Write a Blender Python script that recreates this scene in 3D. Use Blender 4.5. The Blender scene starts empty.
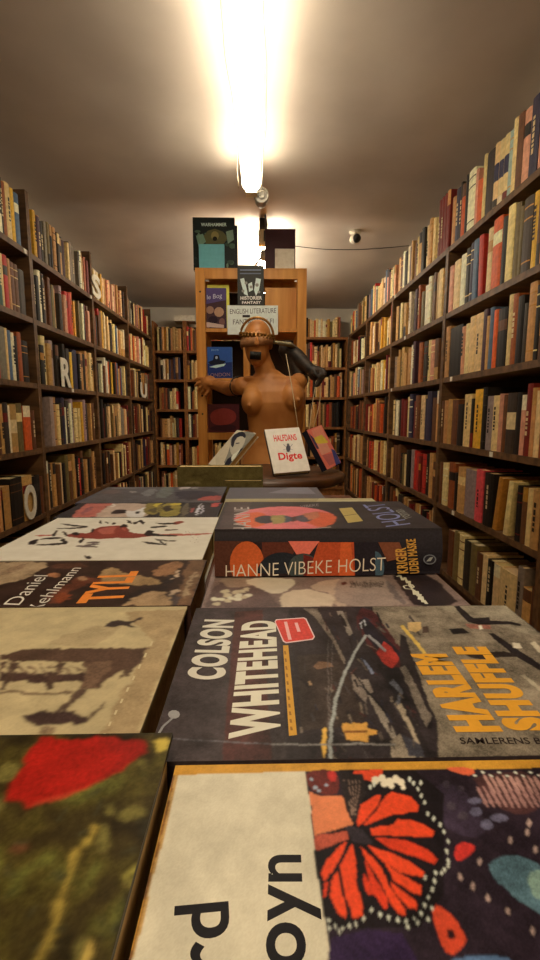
import bpy, bmesh, math, random
import numpy as np
from mathutils import Vector, Matrix, noise

random.seed(11)
S = bpy.context.scene
COL = S.collection
R = math.radians

# ------------------------------------------------------------------ camera
F = 465.0
PITCH, YAW = R(8.08), R(1.23)
EYE = Vector((0, 0, 0.95))
FW = Vector((math.sin(YAW) * math.cos(PITCH), math.cos(YAW) * math.cos(PITCH), -math.sin(PITCH)))
RT = Vector((math.cos(YAW), -math.sin(YAW), 0))
UP = RT.cross(FW)
cam_data = bpy.data.cameras.new('camera')
cam_data.sensor_fit = 'VERTICAL'
cam_data.sensor_height = 36
cam_data.lens = 36 * F / 960
cam_data.clip_start = 0.01
cam = bpy.data.objects.new('camera', cam_data)
COL.objects.link(cam)
cam.matrix_world = Matrix(((RT.x, UP.x, -FW.x, EYE.x), (RT.y, UP.y, -FW.y, EYE.y), (RT.z, UP.z, -FW.z, EYE.z), (0, 0, 0, 1)))
S.camera = cam


def ray(px, py):
    return FW + RT * ((px - 270) / F) + UP * ((480 - py) / F)


def on(ax, val, px, py):
    """Where the sight line measured in the photograph meets a real plane."""
    d = ray(px, py)
    return EYE + d * ((val - EYE[ax]) / d[ax])


def proj(p):
    v = Vector(p) - EYE
    z = v.dot(FW)
    if z < 0.02:
        return (-9999, -9999, z)
    return (270 + F * v.dot(RT) / z, 480 - F * v.dot(UP) / z, z)


# ------------------------------------------------------------------ colours and materials
def lin(c):
    def g(u):
        u = u / 255.0
        return u / 12.92 if u <= 0.04045 else ((u + 0.055) / 1.055) ** 2.4
    return tuple(g(u) for u in c)


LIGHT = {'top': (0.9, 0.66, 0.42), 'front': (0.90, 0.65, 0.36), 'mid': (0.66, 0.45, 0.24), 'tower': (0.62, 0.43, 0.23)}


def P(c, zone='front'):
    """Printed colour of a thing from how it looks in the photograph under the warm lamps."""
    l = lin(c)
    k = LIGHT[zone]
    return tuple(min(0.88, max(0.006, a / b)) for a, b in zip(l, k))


def new_mat(name):
    m = bpy.data.materials.new(name)
    m.use_nodes = True
    nt = m.node_tree
    return m, nt, nt.nodes['Principled BSDF']


def mat_attr(name, rough=0.5, scale=60, lo=0.8, hi=1.08, bump=0.0, spec=0.4):
    m, nt, b = new_mat(name)
    at = nt.nodes.new('ShaderNodeAttribute'); at.attribute_name = 'Col'
    tc = nt.nodes.new('ShaderNodeTexCoord')
    nz = nt.nodes.new('ShaderNodeTexNoise'); nz.inputs['Scale'].default_value = scale; nz.inputs['Detail'].default_value = 4
    nt.links.new(tc.outputs['Object'], nz.inputs['Vector'])
    mr = nt.nodes.new('ShaderNodeMapRange')
    mr.inputs['From Min'].default_value = 0.3; mr.inputs['From Max'].default_value = 0.7
    mr.inputs['To Min'].default_value = lo; mr.inputs['To Max'].default_value = hi
    nt.links.new(nz.outputs['Fac'], mr.inputs['Value'])
    mx = nt.nodes.new('ShaderNodeMix'); mx.data_type = 'RGBA'; mx.blend_type = 'MULTIPLY'; mx.inputs['Factor'].default_value = 1
    nt.links.new(at.outputs['Color'], mx.inputs['A'])
    nt.links.new(mr.outputs['Result'], mx.inputs['B'])
    nt.links.new(mx.outputs['Result'], b.inputs['Base Color'])
    b.inputs['Roughness'].default_value = rough
    b.inputs['Specular IOR Level'].default_value = spec
    if bump:
        bp = nt.nodes.new('ShaderNodeBump'); bp.inputs['Strength'].default_value = bump; bp.inputs['Distance'].default_value = 0.002
        nt.links.new(nz.outputs['Fac'], bp.inputs['Height']); nt.links.new(bp.outputs['Normal'], b.inputs['Normal'])
    return m


def mat_print(name, rough=0.42, spec=0.12):
    '''Printed paper: the printed colour, broken up at two scales like a halftone photograph.'''
    m = mat_attr(name, rough, 60, 0.93, 1.05, spec=spec)
    nt = m.node_tree
    b = nt.nodes['Principled BSDF']
    src = b.inputs['Base Color'].links[0].from_socket
    tc = nt.nodes.new('ShaderNodeTexCoord')
    nz = nt.nodes.new('ShaderNodeTexNoise'); nz.inputs['Scale'].default_value = 520; nz.inputs['Detail'].default_value = 3
    nt.links.new(tc.outputs['Object'], nz.inputs['Vector'])
    mr = nt.nodes.new('ShaderNodeMapRange')
    mr.inputs['From Min'].default_value = 0.3; mr.inputs['From Max'].default_value = 0.7
    mr.inputs['To Min'].default_value = 0.8; mr.inputs['To Max'].default_value = 1.2
    nt.links.new(nz.outputs['Fac'], mr.inputs['Value'])
    # the paler the print, the less it is broken up
    bw = nt.nodes.new('ShaderNodeRGBToBW'); nt.links.new(src, bw.inputs['Color'])
    m2 = nt.nodes.new('ShaderNodeMapRange'); m2.inputs['From Min'].default_value = 0.1; m2.inputs['From Max'].default_value = 0.5
    m2.inputs['To Min'].default_value = 1.0; m2.inputs['To Max'].default_value = 0.06
    nt.links.new(bw.outputs['Val'], m2.inputs['Value'])
    mx = nt.nodes.new('ShaderNodeMix'); mx.data_type = 'RGBA'; mx.blend_type = 'MULTIPLY'
    nt.links.new(m2.outputs['Result'], mx.inputs['Factor']); nt.links.new(src, mx.inputs['A']); nt.links.new(mr.outputs['Result'], mx.inputs['B'])
    nt.links.new(mx.outputs['Result'], b.inputs['Base Color'])
    return m


def mat_noise(name, c1, c2, scale=(8, 8, 8), rough=0.6, detail=5, bump=0.0, metal=0.0, lo=0.35, hi=0.65, spec=0.4):
    m, nt, b = new_mat(name)
    tc = nt.nodes.new('ShaderNodeTexCoord')
    mp = nt.nodes.new('ShaderNodeMapping'); mp.inputs['Scale'].default_value = scale
    nz = nt.nodes.new('ShaderNodeTexNoise'); nz.inputs['Scale'].default_value = 1; nz.inputs['Detail'].default_value = detail
    nt.links.new(tc.outputs['Object'], mp.inputs['Vector']); nt.links.new(mp.outputs['Vector'], nz.inputs['Vector'])
    cr = nt.nodes.new('ShaderNodeValToRGB')
    cr.color_ramp.elements[0].position = lo; cr.color_ramp.elements[0].color = (*c1, 1)
    cr.color_ramp.elements[1].position = hi; cr.color_ramp.elements[1].color = (*c2, 1)
    nt.links.new(nz.outputs['Fac'], cr.inputs['Fac']); nt.links.new(cr.outputs['Color'], b.inputs['Base Color'])
    b.inputs['Roughness'].default_value = rough; b.inputs['Metallic'].default_value = metal
    b.inputs['Specular IOR Level'].default_value = spec
    if bump:
        bp = nt.nodes.new('ShaderNodeBump'); bp.inputs['Strength'].default_value = bump; bp.inputs['Distance'].default_value = 0.01
        nt.links.new(nz.outputs['Fac'], bp.inputs['Height']); nt.links.new(bp.outputs['Normal'], b.inputs['Normal'])
    return m


def mat_plain(name, c, rough=0.5, metal=0.0, emit=None, strength=0, spec=0.5):
    m, nt, b = new_mat(name)
    b.inputs['Base Color'].default_value = (*c, 1)
    b.inputs['Roughness'].default_value = rough; b.inputs['Metallic'].default_value = metal
    b.inputs['Specular IOR Level'].default_value = spec
    if emit:
        b.inputs['Emission Color'].default_value = (*emit, 1); b.inputs['Emission Strength'].default_value = strength
    return m


M_COVER = mat_attr('book_cloth_and_paper', 0.55, 70, 0.72, 1.1)
M_GLOSS = mat_print('printed_cover')
M_PAPER = mat_attr('page_edges', 0.8, 220, 0.75, 1.08, bump=0.15, spec=0.15)
M_WALNUT = mat_noise('dark_shelf_wood', lin((72, 50, 31)), lin((114, 82, 52)), (30, 5, 30), 0.55, 6, 0.06)
M_LAMPLIT_WOOD = mat_noise('lamplit_shelf_wood', lin((120, 76, 38)), lin((156, 104, 56)), (30, 5, 30), 0.5, 6, 0.05)  # back-wall shelf wood, lamplight put into its lighter, oranger colour
M_BACK = mat_noise('dark_back_board', lin((36, 24, 17)), lin((52, 36, 24)), (12, 12, 4), 0.7)
M_PINE = mat_noise('pine', lin((188, 122, 48)), lin((218, 156, 74)), (26, 26, 2.2), 0.45, 5, 0.03)
M_TABLE = mat_noise('reddish_table_wood', lin((70, 34, 21)), lin((100, 52, 30)), (30, 4, 30), 0.4, 6)
M_STOOL = mat_noise('brown_stool_wood', lin((58, 34, 18)), lin((86, 52, 28)), (6, 40, 6), 0.4, 6)
M_PLASTER = mat_noise('stained_plaster', lin((188, 178, 170)), lin((222, 213, 204)), (1.4, 1.4, 1.4), 0.85, 7, 0.12, lo=0.3, hi=0.7, spec=0.2)
M_WALL = mat_noise('cream_wall', lin((196, 190, 178)), lin((216, 210, 198)), (3, 3, 3), 0.85, 6, 0.05, spec=0.2)
M_FLOOR = mat_noise('worn_floor', lin((58, 42, 30)), lin((88, 66, 48)), (3, 18, 3), 0.6, 6)
M_SKIN = mat_noise('glossy_mannequin_skin', lin((172, 110, 56)), lin((204, 142, 80)), (9, 9, 9), 0.5, 3)
M_BLACK = mat_noise('black_leather', lin((24, 20, 18)), lin((58, 47, 40)), (30, 30, 30), 0.6, 4, 0.1)
M_BLACKP = mat_plain('black_plastic', lin((18, 17, 17)), 0.35)
M_CREAMP = mat_noise('aged_cream_plastic', lin((214, 200, 160)), lin((232, 220, 188)), (12, 12, 12), 0.45)
M_GREYP = mat_plain('grey_plastic', lin((150, 146, 138)), 0.4)
M_WHITE = mat_noise('white_card', lin((214, 208, 192)), lin((230, 226, 212)), (50, 50, 50), 0.7)
M_TAG = mat_plain('white_price_tag', lin((225, 220, 205)), 0.6)
M_BRASS = mat_noise('old_brass', lin((120, 84, 40)), lin((160, 118, 62)), (60, 60, 60), 0.38, 4, 0.1, metal=0.8)
M_RIBBON = mat_noise('tan_ribbon', lin((150, 104, 66)), lin((176, 128, 88)), (60, 60, 60), 0.55, 4, 0.1)
M_CLOTH = mat_noise('grey_green_cloth', lin((128, 122, 98)), lin((160, 152, 124)), (80, 80, 80), 0.8, 4, 0.2)
M_CORD = mat_plain('pale_cord', lin((196, 176, 140)), 0.7)
M_METAL = mat_plain('dark_metal', lin((70, 66, 62)), 0.4, 0.8)
M_GLOW = mat_plain('lit_diffuser', (0.9, 0.88, 0.8), 0.4, emit=(1.0, 0.86, 0.64), strength=15.0)
M_GLOW2 = mat_plain('brighter_lit_diffuser', (0.9, 0.88, 0.8), 0.4, emit=(1.0, 0.87, 0.67), strength=30.0)
M_FLANGE, _nt, _b = new_mat('translucent_cream_plastic')
_tr = _nt.nodes.new('ShaderNodeBsdfTranslucent'); _tr.inputs['Color'].default_value = (0.80, 0.66, 0.40, 1)
_b.inputs['Base Color'].default_value = (0.14, 0.10, 0.055, 1)
_mx = _nt.nodes.new('ShaderNodeMixShader'); _mx.inputs['Fac'].default_value = 0.08
_nt.links.new(_b.outputs['BSDF'], _mx.inputs[1]); _nt.links.new(_tr.outputs['BSDF'], _mx.inputs[2])
_nt.links.new(_mx.outputs['Shader'], _nt.nodes['Material Output'].inputs['Surface'])


# ------------------------------------------------------------------ mesh building
class MB:
    def __init__(self):
        self.v, self.f, self.c, self.m, self.s = [], [], [], [], []

    def poly(self, pts, col=(0.5, 0.5, 0.5), mat=0, smooth=False):
        n = len(self.v)
        self.v += [tuple(p) for p in pts]
        self.f.append(tuple(range(n, n + len(pts)))); self.c.append(col); self.m.append(mat); self.s.append(smooth)

    def mesh(self, vs, fs, col=(0.5, 0.5, 0.5), mat=0, smooth=False):
        n = len(self.v)
        self.v += [tuple(p) for p in vs]
        for f in fs:
            self.f.append(tuple(n + i for i in f)); self.c.append(col); self.m.append(mat); self.s.append(smooth)

    def box(self, x0, x1, y0, y1, z0, z1, col=(0.5, 0.5, 0.5), mat=0):
        vs = [(x0, y0, z0), (x1, y0, z0), (x1, y1, z0), (x0, y1, z0), (x0, y0, z1), (x1, y0, z1), (x1, y1, z1), (x0, y1, z1)]
        fs = [(0, 3, 2, 1), (4, 5, 6, 7), (0, 1, 5, 4), (1, 2, 6, 5), (2, 3, 7, 6), (3, 0, 4, 7)]
        self.mesh(vs, fs, col, mat)

    def lathe(self, prof, n=32, c=(0, 0, 0), axis='z', col=(0.5, 0.5, 0.5), mat=0, smooth=True):
        vs, fs = [], []
        for r, h in prof:
            for i in range(n):
                a = 2 * math.pi * i / n
                x, y = r * math.cos(a), r * math.sin(a)
                p = (x, y, h) if axis == 'z' else ((x, h, y) if axis == 'y' else (h, x, y))
                vs.append((p[0] + c[0], p[1] + c[1], p[2] + c[2]))
        for k in range(len(prof) - 1):
            for i in range(n):
                j = (i + 1) % n
                fs.append((k * n + i, k * n + j, (k + 1) * n + j, (k + 1) * n + i))
        fs.append(tuple(range(n - 1, -1, -1))); fs.append(tuple((len(prof) - 1) * n + i for i in range(n)))
        self.mesh(vs, fs, col, mat, smooth)

    def tube(self, path, rad, n=8, col=(0.5, 0.5, 0.5), mat=0, flat=1.0):
        path = [Vector(p) for p in path]
        if not hasattr(rad, '__len__'):
            rad = [rad] * len(path)
        vs, fs = [], []
        ref = Vector((0, 0, 1))
        for i, p in enumerate(path):
            t = (path[min(i + 1, len(path) - 1)] - path[max(i - 1, 0)]).normalized()
            r0 = ref if abs(t.dot(ref)) < 0.95 else Vector((1, 0, 0))
            a = t.cross(r0).normalized(); b = t.cross(a).normalized()
            for k in range(n):
                g = 2 * math.pi * k / n
                vs.append(p + (a * math.cos(g) + b * math.sin(g) * flat) * rad[i])
        for i in range(len(path) - 1):
            for k in range(n):
                j = (k + 1) % n
                fs.append((i * n + k, i * n + j, (i + 1) * n + j, (i + 1) * n + k))
        fs.append(tuple(range(n - 1, -1, -1))); fs.append(tuple((len(path) - 1) * n + k for k in range(n)))
        self.mesh(vs, fs, col, mat, True)

    def ellipsoid(self, c, r, rot=None, nu=20, nv=14, col=(0.5, 0.5, 0.5), mat=0):
        vs, fs = [], []
        for j in range(1, nv):
            th = math.pi * j / nv
            for i in range(nu):
                a = 2 * math.pi * i / nu
                p = Vector((r[0] * math.sin(th) * math.cos(a), r[1] * math.sin(th) * math.sin(a), r[2] * math.cos(th)))
                if rot: p = rot @ p
                vs.append(p + Vector(c))
        top = Vector((0, 0, r[2])); bot = -top
        if rot: top, bot = rot @ top, rot @ bot
        vs += [top + Vector(c), bot + Vector(c)]
        T, B = len(vs) - 2, len(vs) - 1
        for j in range(nv - 2):
            for i in range(nu):
                k = (i + 1) % nu
                fs.append((j * nu + i, (j + 1) * nu + i, (j + 1) * nu + k, j * nu + k))
        for i in range(nu):
            k = (i + 1) % nu
            fs.append((T, i, k)); fs.append((B, (nv - 2) * nu + k, (nv - 2) * nu + i))
        self.mesh(vs, fs, col, mat, True)

    def build(self, name, mats, parent=None, loc=None, M=None):
        me = bpy.data.meshes.new(name)
        me.from_pydata(self.v, [], self.f)
        me.polygons.foreach_set('material_index', self.m)
        me.polygons.foreach_set('use_smooth', self.s)
        at = me.color_attributes.new('Col', 'FLOAT_COLOR', 'CORNER')
        buf = []
        for f, c in zip(self.f, self.c):
            if isinstance(c, list):
                for q in c: buf += [q[0], q[1], q[2], 1.0]
            else:
                buf += [c[0], c[1], c[2], 1.0] * len(f)
        at.data.foreach_set('color', buf)
        for m in (mats if isinstance(mats, (list, tuple)) else [mats]):
            me.materials.append(m)
        me.update()
        o = bpy.data.objects.new(name, me)
        COL.objects.link(o)
        if parent: o.parent = parent
        if M is not None: o.matrix_world = M
        if loc is not None: o.location = loc
        return o


def tag(o, label=None, cat=None, group=None, kind=None):
    if label: o['label'] = label
    if cat: o['category'] = cat
    if group: o['group'] = group
    if kind: o['kind'] = kind
    return o


def thing(name, label, cat, loc=(0, 0, 0), group=None, M=None):
    o = bpy.data.objects.new(name, None)
    COL.objects.link(o)
    o.empty_display_size = 0.05
    if M is not None: o.matrix_world = M
    else: o.location = loc
    return tag(o, label, cat, group)


_tx = {}


def text_geom(s, bold=0.0):
    key = (s, bold)
    if key in _tx: return _tx[key]
    cu = bpy.data.curves.new('lettering', 'FONT')
    cu.body = s; cu.size = 1.0; cu.offset = bold; cu.resolution_u = 6; cu.space_character = 1 + max(0, bold) * 2.2
    ob = bpy.data.objects.new('lettering', cu)
    COL.objects.link(ob)
    dg = bpy.context.evaluated_depsgraph_get()
    ev = ob.evaluated_get(dg)
    me = ev.to_mesh()
    vs = [(v.co.x, v.co.y) for v in me.vertices]
    fs = [tuple(p.vertices) for p in me.polygons]
    ev.to_mesh_clear()
    bpy.data.objects.remove(ob); bpy.data.curves.remove(cu)
    x0 = min(v[0] for v in vs); x1 = max(v[0] for v in vs); y0 = min(v[1] for v in vs); y1 = max(v[1] for v in vs)
    g = ([((x - x0) / (x1 - x0), (y - y0) / (y1 - y0)) for x, y in vs], fs, (x1 - x0) / (y1 - y0))
    _tx[key] = g
    return g


# ------------------------------------------------------------------ printed covers
class Art:
    """Print on the front board of a book: x across, z up the board, y towards the pages."""
    def __init__(self, mb, M, w, h, zone, mat=0, step=0.000012, edge=0.0):
        self.mb, self.inv, self.w, self.h, self.zone, self.mat, self.k, self.step, self.edge = mb, M.inverted(), w, h, zone, mat, 0, step, edge
        self.done = []
        self.defer = False
        self.base = (0.3, 0.3, 0.3)

    def loc(self, px, py):
        o = self.inv @ EYE
        d = (self.inv.to_3x3()) @ ray(px, py)
        p = o + d * (-o.y / d.y)
        e = self.edge
        return (min(max(p.x, e), self.w - e), min(max(p.z, e), self.h - e))

    def raw(self, px, py):
        o = self.inv @ EYE
        d = (self.inv.to_3x3()) @ ray(px, py)
        p = o + d * (-o.y / d.y)
        return Vector((p.x, p.z))

    def lpoly(self, pts, c, raw=None):
        if not self.defer: self.k += 1
        y = -self.step * self.k
        pts = [(min(max(p[0], 0), self.w), min(max(p[1], 0), self.h)) for p in pts]
        area = sum(pts[i][0] * pts[(i + 1) % len(pts)][1] - pts[(i + 1) % len(pts)][0] * pts[i][1] for i in range(len(pts)))
        if abs(area) < 1e-9: return
        if area < 0: pts = pts[::-1]
        cc = raw if raw else P(c, self.zone)
        self.done.append((pts, cc, self.mat, min(p[0] for p in pts), max(p[0] for p in pts), min(p[1] for p in pts), max(p[1] for p in pts)))
        if not self.defer: self.mb.poly([(p[0], y, p[1]) for p in pts], cc, self.mat)

    def raster(self, res, warp=0.0012, blur=1, grain=0.16, seed=1, ground=None):
        """Lay the picture on the board as one fine sheet whose colours run into each other like a printed photograph."""
        rs = np.random.RandomState(seed)
        nx, nz = int(self.w / res) + 1, int(self.h / res) + 1
        xs, zs = np.linspace(0, self.w, nx), np.linspace(0, self.h, nz)

        def soft(cell, n=1):
            out = np.zeros((nz, nx))
            for o in range(n):
                c = cell / 2 ** o
                gx, gz = int(self.w / c) + 3, int(self.h / c) + 3
                g = rs.uniform(-1, 1, (gz, gx))
                fx, fz = xs / c, zs / c
                ix, iz = fx.astype(int), fz.astype(int)
                tx, tz = fx - ix, fz - iz
                tx, tz = tx * tx * (3 - 2 * tx), tz * tz * (3 - 2 * tz)
                r0 = g[iz][:, ix] * (1 - tx) + g[iz][:, ix + 1] * tx
                r1 = g[iz + 1][:, ix] * (1 - tx) + g[iz + 1][:, ix + 1] * tx
                out += (r0 * (1 - tz)[:, None] + r1 * tz[:, None]) / 1.7 ** o
            return out
        X, Z = np.meshgrid(xs, zs)
        X = X + soft(0.007, 3) * warp; Z = Z + soft(0.007, 3) * warp
        col = np.zeros((nz, nx, 3)); col[:] = self.base
        first = np.zeros((nz, nx), bool)
        for n_, (pts, cc, m, x0, x1, z0, z1) in enumerate(self.done):
            box = (X >= x0) & (X <= x1) & (Z >= z0) & (Z <= z1)
            if not box.any(): continue
            bx, bz = X[box], Z[box]
            ins = np.zeros(bx.shape, bool)
            j = len(pts) - 1
            for i in range(len(pts)):
                p, q = pts[i], pts[j]
                if p[1] != q[1]:
                    ins ^= ((p[1] > bz) != (q[1] > bz)) & (bx < (q[0] - p[0]) * (bz - p[1]) / (q[1] - p[1]) + p[0])
                j = i
            full = np.zeros((nz, nx), bool); full[box] = ins
            col[full] = cc
            first[full] = (n_ == 0)
        if ground is not None:
            t = np.clip(0.5 + 0.40 * soft(0.020, 4), 0, 1)
            st = np.array([lin(c) for _, c in ground]); tp = [p for p, _ in ground]
            g = np.stack([np.interp(t, tp, st[:, k]) for k in range(3)], -1)
            col[first] = g[first]
        for _ in range(blur):
            pd = np.pad(col, ((1, 1), (1, 1), (0, 0)), 'edge')
            col = (pd[:-2, 1:-1] + pd[2:, 1:-1] + pd[1:-1, :-2] + pd[1:-1, 2:] + 2 * pd[1:-1, 1:-1]) / 6
        lum = col.max(-1)
        amp = grain * np.clip(1.25 - 1.3 * lum, 0.12, 1)
        col = np.clip(col * (1 + amp * (soft(0.010, 4) + 0.5 * rs.uniform(-1, 1, (nz, nx))))[..., None], 0.004, 0.9)
        self.k += 2
        y = -self.step * self.k
        X, Z = np.meshgrid(xs, zs)
        vs = [(float(p), y, float(q)) for p, q in zip(X.ravel(), Z.ravel())]
        cl = [tuple(v) for v in col.reshape(-1, 3).tolist()]
        fs = []
        n0 = len(self.mb.v)
        self.mb.v += vs
        for i in range(nz - 1):
            for j in range(nx - 1):
                f = (i * nx + j, i * nx + j + 1, (i + 1) * nx + j + 1, (i + 1) * nx + j)
                self.mb.f.append(tuple(n0 + v for v in f)); self.mb.c.append([cl[v] for v in f]); self.mb.m.append(0); self.mb.s.append(False)
        self.defer = False

    sm = 0

    def poly(self, pts, c):
        for _ in range(self.sm):
            q = []
            for i in range(len(pts)):
                a, b = pts[i], pts[(i + 1) % len(pts)]
                q += [(a[0] * .75 + b[0] * .25, a[1] * .75 + b[1] * .25), (a[0] * .25 + b[0] * .75, a[1] * .25 + b[1] * .75)]
            pts = q
        self.lpoly([self.loc(*p) for p in pts], c)

    def zpoly(self, box, pts, c, sc=None):
        """Outline measured in an enlarged view: BOX = (x0, y0, scale)."""
        self.poly([(box[0] + p[0] / box[2], box[1] + p[1] / box[2]) for p in pts], c)

    def line(self, pts, wd, c):
        q = [Vector(self.raw(*p)) for p in pts]
        for a, b in zip(q, q[1:]):
            d = (b - a)
            if d.length < 1e-7: continue
            n = Vector((-d.y, d.x)).normalized() * wd / 2
            self.lpoly([a - n, b - n, b + n, a + n], c)

    def dot(self, px, py, r, c, asp=1.0, n=8):
        q = self.raw(px, py)
        if not (0 <= q.x <= self.w and 0 <= q.y <= self.h): return
        self.lpoly([(q.x + r * asp * math.cos(2 * math.pi * i / n), q.y + r * math.sin(2 * math.pi * i / n)) for i in range(n)], c)

    def ell(self, cx, cy, rx, ry, c, n=28, a0=0, a1=360):
        self.poly([(cx + rx * math.cos(R(a0 + (a1 - a0) * i / n)), cy + ry * math.sin(R(a0 + (a1 - a0) * i / n))) for i in range(n if a1 - a0 == 360 else n + 1)], c)

    def text(self, s, p0, p1, p2, c, bold=0.0, clip=True):
        self.k += 1
        y = -self.step * self.k
        a, b, t = self.raw(*p0), self.raw(*p1), self.raw(*p2)
        u, v = b - a, t - a
        vs, fs, _ = text_geom(s, bold)
        out = [a + u * q[0] + v * q[1] for q in vs]
        for f in fs:
            pts = [out[i] for i in f]
            if clip and all(p.x < 0 or p.x > self.w or p.y < 0 or p.y > self.h for p in pts): continue
            pts = [(min(max(p.x, 0), self.w), min(max(p.y, 0), self.h)) for p in pts]
            area = sum(pts[i][0] * pts[(i + 1) % len(pts)][1] - pts[(i + 1) % len(pts)][0] * pts[i][1] for i in range(len(pts)))
            if abs(area) < 1e-11: continue
            if area < 0: pts = pts[::-1]
            self.mb.poly([(p[0], y, p[1]) for p in pts], P(c, self.zone), self.mat)


PAGES = lin((206, 184, 140))


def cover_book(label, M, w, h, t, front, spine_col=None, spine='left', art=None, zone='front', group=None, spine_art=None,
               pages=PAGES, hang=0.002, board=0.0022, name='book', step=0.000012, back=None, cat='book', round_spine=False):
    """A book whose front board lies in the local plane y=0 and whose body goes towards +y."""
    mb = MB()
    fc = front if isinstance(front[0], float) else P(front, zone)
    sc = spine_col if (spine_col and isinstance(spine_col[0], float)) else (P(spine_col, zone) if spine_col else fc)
    mb.box(0, w, 0, board, 0, h, fc)
    mb.box(0, w, t - board, t, 0, h, back or sc)
    n = 8
    if spine == 'left':
        prof = [(0.0 - (0.004 * math.sin(math.pi * i / n) if round_spine else 0), board + (t - 2 * board) * i / n) for i in range(n + 1)]
        for a, b in zip(prof, prof[1:]):
            mb.poly([(a[0], a[1], 0), (a[0], a[1], h), (b[0], b[1], h), (b[0], b[1], 0)], sc)
            mb.poly([(a[0] + 0.002, a[1], 0), (b[0] + 0.002, b[1], 0), (b[0] + 0.002, b[1], h), (a[0] + 0.002, a[1], h)], sc)
        pg = (0.0025, w - 0.004, hang, h - hang)
    else:
        prof = [(0.0 - (0.004 * math.sin(math.pi * i / n) if round_spine else 0), board + (t - 2 * board) * i / n) for i in range(n + 1)]
        for a, b in zip(prof, prof[1:]):
            mb.poly([(0, a[1], a[0]), (0, b[1], b[0]), (w, b[1], b[0]), (w, a[1], a[0])], sc)
            mb.poly([(0, a[1], a[0] + 0.002), (w, a[1], a[0] + 0.002), (w, b[1], b[0] + 0.002), (0, b[1], b[0] + 0.002)], sc)
        pg = (hang, w - hang, 0.0025, h - 0.004)
    A = Art(mb, M, w, h, zone, step=step)
    A.base = fc
    if art: art(A)
    if spine_art: spine_art(mb, M)
    o = mb.build(name, M_GLOSS, M=M)
    tag(o, label, cat, group)
    p = MB()
    e = 0.0001
    p.box(pg[0], pg[1], board + e, t - board - e, pg[2], pg[3], pages)
    p.build('page_block', M_PAPER, o)
    return o


def flat_M(x0, y0, ztop, rot=0.0):
    c, s = math.cos(rot), math.sin(rot)
    u = Vector((c, s, 0)); v = Vector((-s, c, 0)); n = Vector((0, 0, -1))
    return Matrix(((u.x, n.x, v.x, x0), (u.y, n.y, v.y, y0), (u.z, n.z, v.z, ztop), (0, 0, 0, 1)))


def face_M(o, u, v):
    u = Vector(u).normalized(); v = Vector(v); v = (v - u * v.dot(u)).normalized(); n = v.cross(u)
    return Matrix(((u.x, n.x, v.x, o[0]), (u.y, n.y, v.y, o[1]), (u.z, n.z, v.z, o[2]), (0, 0, 0, 1)))


# ================================================================== THE ROOM
XL, XR, YF, YB = -1.31, 1.13, -1.7, 4.96
LX, RX, BY = -1.05, 0.87, 4.70        # front planes of the bookcases


def ceil_z(x, y):
    z = 2.088 + 0.014 * noise.noise(Vector((x * 0.9, y * 0.8, 3.1))) + 0.004 * noise.noise(Vector((x * 4, y * 4, 7.0)))
    if y > 2.5:
        z -= 0.018 * math.exp(-((y - 2.78 - 0.10 * math.sin(x * 2.2)) / 0.16) ** 2)  # slight downward bulge, shaped to bring a shaded band across the ceiling
    if y > 3.4:
        k = min(1, (y - 3.4) / 1.5); z -= 0.064 * k * k
    return z


mb = MB()
nx, ny = 60, 150
vs = [(XL + (XR - XL) * i / nx, YF + (YB - YF) * j / ny, 0) for j in range(ny + 1) for i in range(nx + 1)]
vs = [(x, y, ceil_z(x, y)) for x, y, _ in vs]
fs = [(j * (nx + 1) + i, (j + 1) * (nx + 1) + i, (j + 1) * (nx + 1) + i + 1, j * (nx + 1) + i + 1) for j in range(ny) for i in range(nx)]
mb.mesh(vs, fs, smooth=True)
tag(mb.build('ceiling', M_PLASTER), kind='structure')
for nm, b, m in (('floor', (XL, XR, YF, YB, -0.05, 0), M_FLOOR), ('wall_left', (XL - 0.06, XL, YF, YB, 0, 2.16), M_WALL), ('wall_right', (XR, XR + 0.06, YF, YB, 0, 2.16), M_WALL),
                 ('wall_back', (XL - 0.06, XR + 0.06, YB, YB + 0.06, 0, 2.16), M_WALL), ('wall_front', (XL - 0.06, XR + 0.06, YF - 0.06, YF, 0, 2.16), M_WALL)):
    q = MB(); q.box(*b); tag(q.build(nm, m), kind='structure')

# ================================================================== BOOKCASES
LZ = [1.685, 1.39, 1.093, 0.786, 0.472, 0.17]
RZ = [1.71, 1.414, 1.12, 0.812, 0.52, 0.21]
BLZ = [1.565, 1.288, 0.997, 0.717, 0.437, 0.16]
BRZ = [1.698, 1.408, 1.116, 0.82, 0.52, 0.21]
LY = [0.68, 1.48, 2.28, 3.08, 3.87, 4.68]
RY = [0.50, 1.38, 2.26, 3.16, 3.91, 4.68]
BT = 0.024                            # board thickness; the heights above are the board tops


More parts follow.
